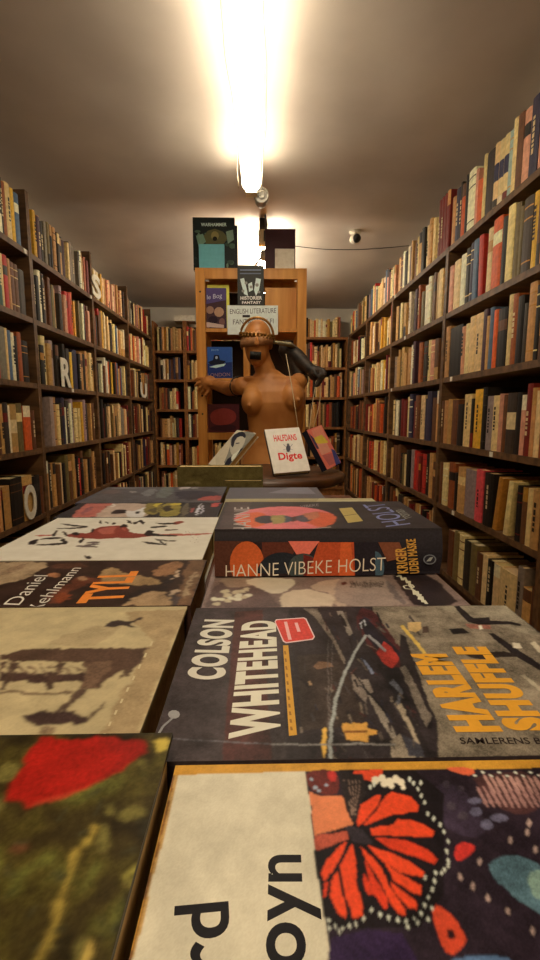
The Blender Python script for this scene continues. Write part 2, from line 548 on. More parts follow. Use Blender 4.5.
def bookcase(label, side, a, b, heights, top, depth, tags=()):
    """A bay between the uprights at a and b along its wall; side picks the wall."""
    if side == 'left':
        M = Matrix(((0, -1, 0, LX), (1, 0, 0, a), (0, 0, 1, 0), (0, 0, 0, 1)))
    elif side == 'right':
        M = Matrix(((0, 1, 0, RX), (-1, 0, 0, b), (0, 0, 1, 0), (0, 0, 0, 1)))
    else:
        M = Matrix(((1, 0, 0, a), (0, 1, 0, BY), (0, 0, 1, 0), (0, 0, 0, 1)))
    L = b - a
    wood = M_LAMPLIT_WOOD if side == 'back' else M_WALNUT
    root = thing('bookcase', label, 'bookcase', group=None, M=M)
    for x0, x1 in ((0.0005, 0.0155), (L - 0.0155, L - 0.0005)):
        q = MB(); q.box(x0, x1, 0, depth, 0, top); q.build('side_panel', wood, root)
    q = MB(); q.box(0.016, L - 0.016, depth - 0.012, depth - 0.001, 0.01, max(heights) + 0.02 if side != 'back' else top - 0.02); q.build('back_panel', M_BACK, root)
    for z in heights:
        q = MB(); q.box(0.016, L - 0.016, 0.002, depth - 0.0125, z - BT, z)
        q.build('shelf', wood, root)
    q = MB(); q.box(0.016, L - 0.016, 0.02, 0.035, 0, heights[-1] - BT - 0.001); q.build('plinth', wood, root)
    for tx, tz in tags:
        q = MB(); q.box(tx - 0.011, tx + 0.011, -0.0012, 0.0018, tz - BT + 0.002, tz - 0.003); q.build('shelf_tag', M_TAG, root)
    return root


for i in range(5):
    a, b = LY[i], LY[i + 1]
    tags = ()
    if i == 1: tags = ((b - a - 0.05, LZ[0]),)
    if i == 2: tags = ((b - a - 0.03, LZ[0]), (0.4, LZ[2]))
    bookcase(['dark wooden bookcase at the left edge, mostly out of frame', 'dark wooden bookcase nearest on the left wall with letter O on it',
              'second dark wooden bookcase along the left wall, holding the letter R', 'third dark wooden bookcase along left wall, holding letters S and U',
              'fourth dark wooden bookcase on the left wall, in the far corner'][i], 'left', a, b, LZ, 1.945 if i else 1.945, 0.235, tags)
for i in range(5):
    a, b = RY[i], RY[i + 1]
    tags = ()
    L = b - a
    if i == 1: tags = ((L - 0.05, RZ[1]), (L - 0.04, RZ[2]), (0.12, RZ[2]), (L - 0.35, RZ[3]), (0.22, RZ[4]))
    if i == 2: tags = ((0.06, RZ[0]), (0.05, RZ[2]), (0.3, RZ[1]))
    bookcase(['dark wooden bookcase at the right edge, mostly out of frame', 'dark wooden bookcase nearest on right wall, beside the book table',
              'second dark wooden bookcase along the right wall', 'third dark wooden bookcase along the right wall', 'fourth dark wooden bookcase on right wall, in the far corner'][i],
             'right', a, b, RZ, 1.712, 0.235, tags)
bookcase('narrow dark bookcase on back wall in the left corner', 'back', -1.048, -0.735, BLZ, 1.845, 0.235)
bookcase('dark bookcase on the back wall behind the pine shelf unit', 'back', -0.733, 0.10, BLZ, 1.845, 0.235)
bookcase('dark bookcase on the back wall in the right corner', 'back', 0.102, 0.868, BRZ, 1.70, 0.235)

# ================================================================== BOOKS ON THE SHELVES
PAL = {
    'cream': (224, 202, 154), 'white': (236, 228, 206), 'tan': (188, 148, 96), 'brown': (98, 64, 42), 'black': (24, 20, 19), 'charcoal': (54, 47, 45),
    'grey': (124, 118, 110), 'dark red': (112, 32, 30), 'red': (180, 46, 40), 'orange': (206, 92, 42), 'yellow': (216, 172, 56), 'mustard': (172, 128, 54),
    'olive': (110, 98, 62), 'navy': (46, 46, 78), 'blue': (72, 100, 142), 'pink': (206, 150, 132), 'lilac': (150, 136, 144), 'purple': (70, 46, 66),
    'hot pink': (224, 84, 100), 'pale blue': (160, 182, 190), 'rust': (146, 78, 42), 'teal': (64, 96, 98),
}
ABB = {'cr': 'cream', 'wh': 'white', 'ta': 'tan', 'br': 'brown', 'bk': 'black', 'ch': 'charcoal', 'gr': 'grey', 'dr': 'dark red', 're': 'red', 'or': 'orange', 'ye': 'yellow',
       'mu': 'mustard', 'ol': 'olive', 'na': 'navy', 'bl': 'blue', 'pi': 'pink', 'li': 'lilac', 'pu': 'purple', 'hp': 'hot pink', 'pb': 'pale blue', 'ru': 'rust', 'te': 'teal'}
LIGHT_MIX = ['cream'] * 6 + ['white'] * 4 + ['tan'] * 6 + ['brown'] * 3 + ['black'] * 3 + ['charcoal', 'grey', 'grey', 'dark red', 'red', 'orange', 'yellow', 'olive', 'pink', 'lilac', 'rust', 'blue']
WARM_MIX = ['tan'] * 5 + ['brown'] * 6 + ['cream'] * 3 + ['black'] * 4 + ['rust'] * 4 + ['dark red'] * 3 + ['orange'] * 3 + ['red', 'olive', 'charcoal', 'white', 'mustard', 'navy']
BRIGHT_MIX = ['cream'] * 6 + ['tan'] * 6 + ['orange'] * 2 + ['white'] * 2 + ['rust'] * 3 + ['brown'] * 4 + ['black'] * 2 + ['red', 'dark red', 'olive', 'mustard', 'pink', 'charcoal']
DULL_MIX = ['tan'] * 4 + ['brown'] * 6 + ['black'] * 5 + ['charcoal'] * 3 + ['cream'] * 3 + ['olive'] * 2 + ['grey', 'dark red', 'dark red', 'rust', 'navy', 'purple']

ROWS = []       # dicts: side, bay, row, s0 (start along the wall), t, h, d, colour, lean, shade


def add(side, bay, row, s0, s1, colour, h, lean=0.0, d=None, inset=None, deco=None):
    if s1 - s0 < 0.006: s1 = s0 + 0.006
    ROWS.append(dict(side=side, bay=bay, row=row, s0=s0, s1=s1, c=colour, h=h, lean=lean, d=d or random.uniform(0.13, 0.165), inset=inset if inset is not None else random.uniform(0.005, 0.030), deco=deco))


def heights_of(side):
    return {'left': LZ, 'right': RZ, 'backl': BLZ, 'backr': BRZ}[side]


def clear(side, row):
    z = heights_of(side)
    if row == 0: return {'left': 0.225, 'right': 0.235, 'backl': 0.245, 'backr': 0.215}[side]
    return z[row - 1] - BT - z[row] - 0.012


def fill(side, bay, row, a, b, names, tmin=0.018, tmax=0.042, hmin=0.72, hmax=0.93, gap=0.05):
    s = a + 0.018
    i = 0
    cl = clear(side, row)
    base = random.uniform(hmin, hmax)
    n = len(names) if isinstance(names, list) and names and names[0] in ABB else None
    if n:
        tw = [random.uniform(0.75, 1.3) for _ in names]
        k = (b - a - 0.04) / sum(tw)
        for nm, w in zip(names, tw):
            hh = min(cl * 0.97, cl * random.uniform(hmin, hmax))
            add(side, bay, row, s, s + w * k - random.choice([0.0006, 0.001, 0.003]), ABB[nm], hh); s += w * k
        return
    while s < b - 0.03 - gap * random.random():
        t = random.uniform(tmin, tmax)
        if s + t > b - 0.018: break
        if random.random() < 0.25: base = random.uniform(hmin, hmax)
        hh = cl * min(0.97, base + random.uniform(-0.07, 0.07))
        add(side, bay, row, s, s + t - random.choice([0.0006, 0.001, 0.0025]), random.choice(names), hh); s += t


def s_of_px(side, row, px):
    """Place along a side wall of what the photograph shows at column px on the shelf front."""
    X = LX - 0.006 if side == 'left' else RX + 0.006
    z = heights_of(side)[row]
    lo, hi = 0.25, 8.0
    for _ in range(50):
        m = (lo + hi) / 2
        x = proj((X, m, z))[0]
        if (side == 'left') == (x < px): lo = m
        else: hi = m
    return (lo + hi) / 2


def seq(side, bay, row, spec):
    """SPEC: 'x0 x1 colour height_cm [lean degrees] [deco]' per book, as columns of the photograph."""
    z = clear(side, row)
    out = []
    for e in spec.split(';'):
        w = e.split()
        a, b = s_of_px(side, row, float(w[0])), s_of_px(side, row, float(w[1]))
        out.append((min(a, b), max(a, b), ABB[w[2]], float(w[3]) / 100, float(w[4]) if len(w) > 4 else 0.0, w[5] if len(w) > 5 else None))
    out.sort()
    lo = (LY if side == 'left' else RY)[bay] + 0.018
    hi = (LY if side == 'left' else RY)[bay + 1] - 0.018
    last = lo
    for a, b, c, h, ln, dc in out:
        a = max(a, last); b = min(b, hi)
        if b - a < 0.005: continue
        add(side, bay, row, a, b - 0.0008, c, min(h, z), ln, inset=random.uniform(0.005, 0.008), deco=dc)
        last = b


# nearest bookcase on the right wall, read row by row from the photograph
seq('right', 1, 0, '447 451 ol 22;451 454 ta 20;454 458 na 22;458 460 bk 23;460 463.5 or 21;463.5 466 bk 23.3;466 473 wh 23;473.5 476 pi 21;476 481 or 15.5;481 484 cr 23;484 492 ch 22;492 496.5 cr 22 0 block;496.5 501 cr 21.5 0 block;501 506 cr 21.5 0 block;506 510 pb 21;510 514 cr 23.4;514 520 br 23;520 527 pi 22;527.5 536 na 23;536.5 545 pi 21;545 553 cr 21;553 562 br 22')
seq('right', 1, 1, '442 445 ta 22;445 448 bk 18;448 452 pi 20;452.5 458.5 cr 20.5;459 464 wh 21;464 468 bk 22;468 471 na 23;471 476 bl 23;477.5 482 re 23 -3;484.5 490 cr 23;490 499 or 24.5 0 label;499 503 bk 23;504 511 cr 25;511 516 ol 24;516 519 ol 22;520 529 ch 23;529 534 ye 23;534 538 br 22;538 545 ta 22;545 553 bk 22')
seq('right', 1, 2, '441 444 br 22;444 448 ta 23;448 460 bk 21.5;460 463 pi 20;463 467.5 cr 20.5;467.5 473 cr 22.5;473 480 cr 22.5;480 484 pu 23;484 487 ta 20;487 491 bl 22.5;491 495 or 21;495 504 bk 20.5;504.5 509 cr 24;509 514 ru 23.5;514 520 bk 22;520 524 ch 19;524.5 532 ta 24.5;532 536 bk 23;536 546 ta 24')
seq('right', 1, 3, '440 443 br 20;443 446 ta 20;446 450 ta 20.5;450 456 br 20;456 462 bk 18;462 469 cr 22 0 dash;469 472 bk 20;472 480 ye 23.5;480 484 bk 24;484 490 li 20.5;490 496 cr 20.5 0 dash;496 500.5 pi 21;500.5 504 br 20.5;504 513 ch 21 0 block;513 518 bk 21;518 522.5 pi 20;522.5 528 dr 23.5;528 532 ta 22;532 537 cr 21;537 546 ru 22')
seq('right', 1, 4, '438.5 441 br 20;441 446 cr 20;447 453 ru 21;453 456 bk 17;456 463 ta 20;463 473 li 20;473.5 480.5 hp 21 0 dash;481.5 490 bk 20.5;491.5 495.5 mu 20 8;502 506.5 cr 19.5 6;514 519 bk 19;519 524 br 19;524 529 cr 19;529 537 ta 19;537 546 ru 20;546 556 ta 19')
seq('right', 1, 5, '446 452 br 21;452 457 ol 22;457 462 cr 22;462 468 ch 21;468 474 ol 21;474 480 br 19;480 485 cr 20;485 491 bk 19;491 497 cr 19;497 513 cr 19;513 519 gr 23;519 527 ta 17;527 534 br 19')
fill('right', 2, 0, RY[2] + 0.14, RY[3], 'ta cr br wh bk wh pu ta ta br cr ta cr bk cr ol ta cr wh'.split()[::-1], hmin=0.86, hmax=0.97)
for k in range(4):
    add('right', 2, 0, RY[2] + 0.02 + k * 0.034, RY[2] + 0.0534 + k * 0.034, 'dark red', 0.262, inset=0.01)
fill('right', 2, 1, RY[2], RY[3], 'ta bk cr ch ta ta cr wh ch pu br ru ol wh wh dr br ta cr ta'.split()[::-1])
fill('right', 2, 2, RY[2], RY[3], 'gr ta ta ol ta ta mu ta wh pu pu ru ch cr pi ta br ta'.split()[::-1])
fill('right', 2, 3, RY[2], RY[3], 'cr bk wh bk dr dr cr bk na dr br cr na na br ta'.split()[::-1])
fill('right', 2, 4, RY[2], RY[3], 'ta br br bk br bk ol cr bk li re re dr re bk br ta br'.split()[::-1])
fill('right', 2, 5, RY[2], RY[3], DULL_MIX)
for bay in (3, 4):
    for row in range(6):
        fill('right', bay, row, RY[bay], RY[bay + 1], LIGHT_MIX if row < 3 else WARM_MIX)
for row in range(6):
    fill('right', 0, row, RY[0], RY[1], DULL_MIX)
# nearest bookcases on the left wall
seq('left', 1, 0, '-14 -8 bk 22;-8 -1 cr 21;-1 3 wh 22;3 5 bk 22;5 8 ru 21;8 13.5 cr 22 0 dash;13.5 16.5 ye 21.5;17 21.5 bl 21 0 label')
seq('left', 1, 1, '-14 -6 br 20;-6 1 te 21;1 4 te 21;4 6 cr 21;6 10.5 re 21;10.5 13 ta 20.5;13 17 br 20;17 21 br 20;21 27 ch 19')
seq('left', 1, 2, '-14 -6 ta 20;-6 1.5 re 20;1.5 8.5 gr 21;8.5 10.5 cr 21;10.5 14 bl 20.5;14 17 wh 20;17 20 bk 19;20 24 ru 21;24 30 bk 18')
seq('left', 1, 3, '-14 -5 ta 20;-5 3 br 20;3 6 ta 20.5;6 11 ch 21;11 13 wh 20;13 19.5 ta 20.5 0 block;19.5 25 ol 21;26 33 or 20;33 37 br 18')
seq('left', 1, 4, '-16 -8 ta 19;-8 1 ru 18;1 4.5 ta 18;4.5 6 bk 17;6 13 ta 18;13.5 25 bk 20.5 0 bands;25 34.5 ta 20;34.5 42 bk 19;42 46 br 18')
fill('left', 2, 0, LY[2], LY[3], 'br br ye pu ta bk gr ol bk cr ta ch br ta bk pu cr gr pi gr gr gr wh bk ta ta ru dr'.split(), hmin=0.86, hmax=0.97)
fill('left', 2, 1, LY[2], LY[3], 'ch bk wh bk ta br br bk ol ta ch li pi re re or ye ch ol ol bk wh bk dr pi br'.split())
fill('left', 2, 2, LY[2], LY[3], 'cr bk cr ta li ch li bk bk ch ye na na bk ta bk ta cr ta'.split())
fill('left', 2, 3, LY[2] + 0.11, LY[3], 'li ta cr bk na wh ch wh li cr cr ye li dr ch ta br br'.split())
fill('left', 2, 4, LY[2], LY[3], 'ta br ch ta br cr bk ol br ta ru bk re bk br ta bk br ol ta br'.split())
fill('left', 2, 5, LY[2], LY[3], DULL_MIX)
for bay in (3, 4):
    for row in range(6):
        fill('left', bay, row, LY[bay], LY[bay + 1], LIGHT_MIX if row < 3 else DULL_MIX)
fill('left', 1, 5, LY[1], LY[2], DULL_MIX)
for row in range(6):
    fill('left', 0, row, LY[0], LY[1], DULL_MIX)
for row in range(6):
    fill('backl', 0, row, -1.02, -0.735, BRIGHT_MIX if row != 1 else ['navy', 'charcoal', 'white', 'tan', 'brown', 'grey', 'black', 'cream'], tmin=0.014, tmax=0.03)
    fill('backl', 1, row, -0.733, 0.10, BRIGHT_MIX, tmin=0.014, tmax=0.03)
    fill('backr', 2, row, 0.102, 0.85, BRIGHT_MIX, tmin=0.014, tmax=0.03)


def world_frame(b):
    """Matrix that sets a book's foot (spine towards -y, thickness along x) in its place."""
    z = heights_of(b['side'])[b['row']] + 0.0006
    m = (b['s0'] + b['s1']) / 2
    if b['side'] == 'left':
        M = Matrix(((0, -1, 0, LX - b['inset']), (1, 0, 0, m), (0, 0, 1, z), (0, 0, 0, 1)))
    elif b['side'] == 'right':
        M = Matrix(((0, 1, 0, RX + b['inset']), (-1, 0, 0, m), (0, 0, 1, z), (0, 0, 0, 1)))
    else:
        M = Matrix(((1, 0, 0, m), (0, 1, 0, BY + b['inset']), (0, 0, 1, z), (0, 0, 0, 1)))
    t = b['s1'] - b['s0']
    if b['lean']:
        a = R(b['lean'])
        piv = Matrix.Translation((t / 2 if a > 0 else -t / 2, 0, 0))
        M = M @ piv @ Matrix.Rotation(a, 4, 'Y') @ piv.inverted()
    return M


def vary(c, k=0.16):
    f = 1.06 + random.uniform(-k, k)
    return tuple(min(0.85, max(0.006, u * f * w * (1 + random.uniform(-0.07, 0.07)))) for u, w in zip(c, (1.06, 0.98, 0.84)))


def shelf_book_geo(b, fine=True):
    """Cover (with the bands printed on its spine) and page block, in the book's own frame."""
    t, h, d = b['s1'] - b['s0'], b['h'], b['d']
    base = vary(lin(PAL[b['c']]))
    second = vary(lin(PAL[random.choice(['cream', 'white', 'black', 'brown', 'dark red', 'tan', 'charcoal', 'mustard'])]))
    cov, pag = MB(), MB()
    bd = min(0.0024, t * 0.16)
    x = t / 2
    cov.box(-x, -x + bd, 0.001, d, 0, h, base); cov.box(x - bd, x, 0.001, d, 0, h, base)
    style = b['deco'] or random.choice(['plain'] * 7 + ['label', 'bands', 'bands', 'two', 'dash', 'dash', 'dash', 'dash', 'top'])
    cuts = {'plain': [(0, 1, 0)], 'label': [(0, .62, 0), (.62, .8, 1), (.8, 1, 0)], 'bands': [(0, .12, 0), (.12, .14, 1), (.14, .7, 0), (.7, .72, 1), (.72, .86, 0), (.86, .88, 1), (.88, 1, 0)],
            'two': [(0, .3, 1), (.3, 1, 0)], 'top': [(0, .75, 0), (.75, 1, 1)], 'block': [(0, .12, 1), (.12, .4, 0), (.4, .68, 2), (.68, 1, 0)], 'dash': [(0, 1, 0)]}[style]
    third = lin(PAL['navy']) if b['c'] in ('cream', 'pale blue') else lin(PAL['cream'])
    bul = min(0.004, t * 0.12)
    prof = [(-x, 0.001), (-x * 0.62, -bul * 0.7), (0, -bul), (x * 0.62, -bul * 0.7), (x, 0.001)] if fine else [(-x, 0.001), (0, -bul), (x, 0.001)]
    for z0, z1, ci in cuts:
        c = (base, second, third)[ci]
        for p, q_ in zip(prof, prof[1:]):
            cov.poly([(p[0], p[1], z0 * h), (q_[0], q_[1], z0 * h), (q_[0], q_[1], z1 * h), (p[0], p[1], z1 * h)], c)
    if fine:
        n = len(prof)
        cov.poly([(p[0], p[1], h) for p in prof] + [(x, 0.0035, h), (-x, 0.0035, h)], base)
        cov.poly([(-x + bd, 0.0035, 0), (x - bd, 0.0035, 0), (x - bd, 0.0035, h), (-x + bd, 0.0035, h)][::-1], base)
        if style == 'dash':
            ink = lin(PAL['black']) if sum(base) > 0.55 else lin(PAL['cream'])
            z = h * random.uniform(0.25, 0.4)
            end = z + h * random.uniform(0.3, 0.48)
            wd = min(x * 0.5, 0.006)
            while z < end:
                k = random.uniform(0.006, 0.018)
                cov.poly([(-wd, -bul - 0.0004, z), (wd, -bul - 0.0004, z), (wd, -bul - 0.0004, z + k), (-wd, -bul - 0.0004, z + k)], ink)
                z += k + random.uniform(0.003, 0.007)
    pc = vary(lin(random.choice([(206, 186, 146), (192, 168, 124), (214, 200, 166)])), 0.1)
    ov = 0.003
    pag.box(-x + bd + 0.0001, x - bd - 0.0001, 0.0045, d - ov, ov * 0.6, h - ov - random.uniform(0, 0.002), pc)
    return cov, pag


def in_view_area(b):
    M = world_frame(b)
    t, h = b['s1'] - b['s0'], b['h']
    c = [proj(M @ Vector(p)) for p in ((-t / 2, 0, 0), (t / 2, 0, 0), (t / 2, 0, h), (-t / 2, 0, h))]
    if min(p[2] for p in c) < 0.1: return 0
    x0, x1 = max(0, min(p[0] for p in c)), min(540, max(p[0] for p in c))
    y0, y1 = max(0, min(p[1] for p in c)), min(960, max(p[1] for p in c))
    if x1 - x0 <= 0.5 or y1 - y0 <= 0: return 0
    cx, cy = (x0 + x1) / 2, (y0 + y1) / 2
    # what stands in front: the table with its books and the pine unit
    if b['side'] == 'left' and y0 > 545 - max(0, cx) * 0.55 - 6: return 0
    if b['side'] == 'right' and b['row'] == 5 and cx < 441: return 0
    if b['side'].startswith('back'): return 0
    return (x1 - x0) * (y1 - y0)


for b in ROWS:
    b['area'] = in_view_area(b)
    b['s'] = (b['s0'] + b['s1']) / 2
order = sorted(range(len(ROWS)), key=lambda i: -ROWS[i]['area'])
N_SINGLE = 286
single = set(i for i in order[:N_SINGLE] if ROWS[i]['area'] > 0)
# count along each row
ORD = 'first second third fourth fifth sixth seventh eighth ninth tenth eleventh twelfth thirteenth fourteenth fifteenth sixteenth seventeenth eighteenth nineteenth twentieth twenty-first twenty-second twenty-third twenty-fourth twenty-fifth twenty-sixth twenty-seventh twenty-eighth twenty-ninth thirtieth thirty-first thirty-second thirty-third thirty-fourth thirty-fifth'.split()
rank = {}
keys = {}
for i, b in enumerate(ROWS):
    keys.setdefault((b['side'], b['bay'], b['row']), []).append(i)
for k, v in keys.items():
    far = k[1] == 1 and k[0] in ('left', 'right')          # counted from the upright that shows
    for n, i in enumerate(sorted(v, key=lambda i: -ROWS[i]['s'] if far else ROWS[i]['s'])):
        rank[i] = (ORD[min(n, 34)], 'far' if far else 'near')
ROWN = ['top', 'second', 'third', 'fourth', 'fifth', 'bottom']
BAYN = {1: 'nearest', 2: 'second', 3: 'third', 4: 'fourth'}
rest = MB()
for i, b in enumerate(ROWS):
    M = world_frame(b)
    if i in single:
        cov, pag = shelf_book_geo(b, True)
        t = b['s1'] - b['s0']
        size = 'slim' if t < 0.02 else ('thick' if t > 0.045 else '')
        tall = 'tall' if b['h'] > 0.235 else ('short' if b['h'] < 0.185 else '')
        o = cov.build('book', M_COVER, M=M)
        adj = ' '.join(w for w in (tall, size, b['c']) if w)
        tag(o, f"{adj} book, {rank[i][0]} from {rank[i][1]} upright, {ROWN[b['row']]} shelf, {BAYN[b['bay']]} bookcase on {b['side']} wall", 'book', f"books on the {b['side']} wall shelves")
        pag.build('page_block', M_PAPER, o)
    else:
        cov, pag = shelf_book_geo(b, False)
        for g in (cov, pag):
            rest.mesh([M @ Vector(p) for p in g.v], [], (0, 0, 0))
            n0 = len(rest.v) - len(g.v)
            for f, c in zip(g.f, g.c):
                rest.f.append(tuple(n0 + j for j in f)); rest.c.append(c); rest.m.append(1 if g is pag else 0); rest.s.append(False)
o = rest.build('shelf_books', [M_COVER, M_PAPER])
tag(o, 'countless small book spines filling the farther bookcases down the room', 'books', None, 'stuff')

# ================================================================== THE BOOK TABLE
TZ = 0.7745
tb = thing('display_table', 'long reddish wooden display table covered with flat books', 'table', (-0.055, 0.508, 0))
q = MB(); q.box(-0.25, 0.25, -0.488, 0.488, TZ - 0.03, TZ); q.build('table_top', M_TABLE, tb)
q = MB(); q.box(-0.22, 0.22, -0.46, 0.46, TZ - 0.12, TZ - 0.031); q.build('apron', M_TABLE, tb)
for x in (-0.20, 0.20):
    for y in (-0.43, 0.43):
        q = MB(); q.box(x - 0.022, x + 0.022, y - 0.022, y + 0.022, 0, TZ - 0.121); q.build('leg', M_TABLE, tb)

BZ = 0.808
G_FLAT = 'flat books laid out on the table'


def flat(label, x0, x1, y0, y1, z0, z1, front, spine_col=None, art=None, **k):
    return cover_book(label, flat_M(x0, y0, z1), x1 - x0, y1 - y0, z1 - z0 - 0.0004, front, spine_col, 'bottom', art, group=G_FLAT, **k)


# --- butterfly book -------------------------------------------------
def art_butterfly(A):
    A.defer = True
    A.poly([(178, 775), (305, 771), (331, 962), (322, 1010), (110, 1010), (132, 960)], (207, 184, 140))
    A.poly([(169, 775), (178, 775), (132, 960), (118, 1010), (100, 1010), (124, 960)], (112, 66, 28))
    A.poly([(175.5, 775), (178.5, 775), (133, 960), (131, 960)], (178, 130, 64))
    # picture ground
    A.poly([(305, 771), (560, 768), (2500, 768), (2500, 1400), (338, 1010), (331, 962)], (40, 27, 30))
    B = (290, 760, 4.154)
    B2 = (410, 760, 4.154)
    Z = lambda pts, c: A.zpoly(B, pts, c)
    Y = lambda pts, c: A.zpoly(B2, pts, c)
    A.sm = 1
    Z([(62, 40), (200, 40), (205, 140), (150, 150), (75, 120)], (92, 34, 26))
    for x, y, r in ((105, 115, 9), (120, 128, 7), (90, 80, 8), (150, 105, 6)):
        A.dot(B[0] + x / B[2], B[1] + y / B[2], r / 9000, (150, 148, 140))
    Z([(150, 45), (195, 45), (190, 90), (165, 85)], (178, 44, 34))
    Y([(60, 180), (130, 80), (250, 140), (330, 300), (240, 330), (110, 260)], (52, 38, 44))
    for x, y, a, b in ((270, 170, 30, 14), (275, 215, 26, 20), (320, 270, 26, 22), (370, 240, 40, 18), (210, 120, 14, 12), (150, 100, 14, 14), (80, 130, 10, 12), (170, 190, 20, 18), (220, 230, 22, 20)):
        A.ell(B2[0] + x / B2[2], B2[1] + y / B2[2], a / B2[2], b / B2[2], (94, 84, 90) if x > 240 else (66, 52, 52), 10)
    Y([(255, 60), (540, 40), (540, 190), (470, 240), (350, 190), (290, 130)], (70, 40, 34))
    for k in range(10):
        x = 300 + k * 26
        Y([(x, 60 + (k % 3) * 10), (x + 12, 58), (x + 60, 140 + (k % 2) * 10), (x + 48, 146)], (172, 122, 98))
        Y([(x - 30, 112), (x - 18, 110), (x + 34, 196), (x + 16, 198)], (150, 104, 86))
    for k in range(9):
        A.dot(B2[0] + (270 + k * 33) / B2[2], B2[1] + (64 - (k % 2) * 14) / B2[2], 0.0007, (206, 190, 168), 1, 6)
    Y([(140, 30), (262, 32), (272, 55), (240, 66), (180, 50)], (216, 92, 52))
    # pale blue wing low on the cover
    Y([(320, 420), (420, 392), (500, 415), (560, 450), (700, 430), (760, 640), (600, 700), (520, 620), (440, 580), (400, 530), (350, 500)], (80, 100, 96))
    Y([(480, 470), (560, 450), (640, 560), (520, 600)], (124, 140, 112))
    for x, y in ((495, 262), (488, 300), (520, 370), (418, 335), (290, 425), (210, 488), (262, 528), (325, 572), (410, 630), (512, 712)):
        A.ell(B2[0] + x / B2[2], B2[1] + y / B2[2], 9 / B2[2], 18 / B2[2], (164, 130, 106), 8)
    Y([(180, 400), (205, 340), (265, 350), (272, 380), (200, 430)], (190, 46, 34))
    Y([(85, 610), (120, 600), (190, 660), (235, 740), (225, 780), (160, 815), (120, 740)], (204, 66, 34))
    Y([(150, 700), (180, 705), (190, 740), (160, 745)], (46, 22, 22))
    Y([(190, 815), (420, 815), (420, 850), (150, 850)], (84, 104, 120))
    # big monarch: black ground, then orange cells
    A.sm = 0
    Z([(205, 40), (520, 40), (640, 140), (640, 560), (540, 690), (300, 700), (150, 690), (112, 480), (100, 330), (230, 270)], (24, 16, 16))
    Z([(78, 130), (120, 150), (215, 150), (262, 268), (230, 278), (100, 312)], (214, 116, 66))
    Z([(100, 312), (235, 296), (248, 330), (110, 378)], (172, 72, 46))
    OR, OD = (222, 66, 28), (204, 54, 24)
    Z([(265, 45), (385, 38), (380, 70), (340, 90), (260, 70)], (214, 66, 30))
    Z([(275, 262), (290, 190), (350, 150), (378, 140), (372, 185), (325, 240), (280, 275)], OR)
    Z([(300, 270), (360, 215), (395, 150), (420, 132), (500, 150), (535, 190), (532, 215), (440, 228), (340, 262)], OR)
    Z([(330, 285), (430, 270), (450, 245), (500, 250), (560, 270), (600, 300), (590, 322), (480, 318), (340, 312)], OR)
    Z([(350, 322), (470, 330), (570, 372), (610, 410), (600, 432), (500, 400), (420, 372)], OD)
    Z([(320, 352), (400, 380), (500, 430), (560, 470), (550, 490), (460, 470), (380, 420)], OR)
    Z([(395, 430), (470, 480), (545, 520), (545, 562), (500, 548), (430, 500)], OR)
    Z([(415, 505), (480, 555), (528, 590), (525, 622), (488, 610), (440, 560)], OR)
    Z([(292, 360), (340, 400), (380, 450), (410, 520), (478, 620), (482, 645), (450, 640), (415, 590), (370, 500), (310, 410)], OR)
    Z([(310, 410), (350, 490), (400, 570), (412, 612), (395, 618), (350, 560), (318, 470)], OD)
    Z([(306, 470), (345, 540), (348, 562), (322, 556), (305, 500)], OD)
    Z([(260, 350), (272, 430), (275, 500), (300, 600), (305, 650), (262, 655), (225, 540), (208, 440)], OR)
    Z([(200, 460), (215, 540), (236, 630), (230, 655), (200, 640), (165, 560), (165, 500)], OR)
    Z([(240, 340), (215, 400), (180, 460), (140, 500), (130, 470), (150, 420), (195, 370)], OR)
    Z([(135, 510), (155, 500), (150, 560), (138, 570)], OD)
    # folded forewing and body
    Z([(205, 45), (300, 60), (320, 110), (275, 260), (245, 240), (215, 140)], (38, 28, 24))
    for k in range(5):
        Z([(225 + k * 16, 80), (229 + k * 16, 80), (258 + k * 4, 230), (255 + k * 4, 230)], (128, 96, 72))
    Z([(225, 280), (245, 272), (300, 290), (350, 345), (330, 352), (262, 340)], (46, 36, 36))
    for x, y, r in ((355, 85, 17), (380, 76, 17), (412, 92, 19), (440, 80, 16), (462, 92, 15), (470, 112, 11), (420, 108, 12), (392, 98, 14)):
        A.ell(B[0] + x / B[2], B[1] + y / B[2], r / B[2], r / B[2], (226, 216, 180), 10)
    dots = [(160, 665), (185, 690), (215, 700), (245, 690), (275, 680), (310, 660), (160, 700), (200, 715), (340, 620), (375, 640), (410, 655), (450, 662), (480, 670), (515, 660), (545, 640),
            (560, 605), (575, 570), (590, 540), (600, 505), (560, 490), (605, 470), (640, 455), (655, 420), (650, 380), (655, 340), (640, 300), (625, 270), (600, 245), (575, 225), (560, 180), (545, 150), (530, 120), (515, 95), (500, 80), (545, 95), (335, 110), (350, 100),
            (655, 440), (630, 470), (590, 620), (575, 660), (530, 675), (490, 690)]
    for x, y in dots:
        A.ell(B[0] + x / B[2], B[1] + y / B[2], 6 / B[2], 11 / B[2], (202, 190, 172), 7)
    Z([(170, 740), (330, 700), (470, 720), (560, 900), (150, 900)], (44, 26, 46))
    A.sm = 0
    A.raster(0.00045, 0.00025, 1, 0.36, 1)
    # lettering: two words on the white field, reading away from the viewer
    K = (130, 750, 2.7)
    k = lambda x, y: (K[0] + x / K[2], K[1] + y / K[2])
    A.text('rd', k(275, 600), k(266, 408), k(108, 618), (20, 15, 16), 0.018)
    A.text('oyn', k(528, 590), k(503, 283), k(365, 590), (20, 15, 16), 0.018)


flat('book with butterflies and a cream title field on its cover, gold edge', -0.0345, 0.196, 0.030, 0.1705, TZ, 0.8095, (196, 132, 40), (150, 96, 40), art_butterfly)


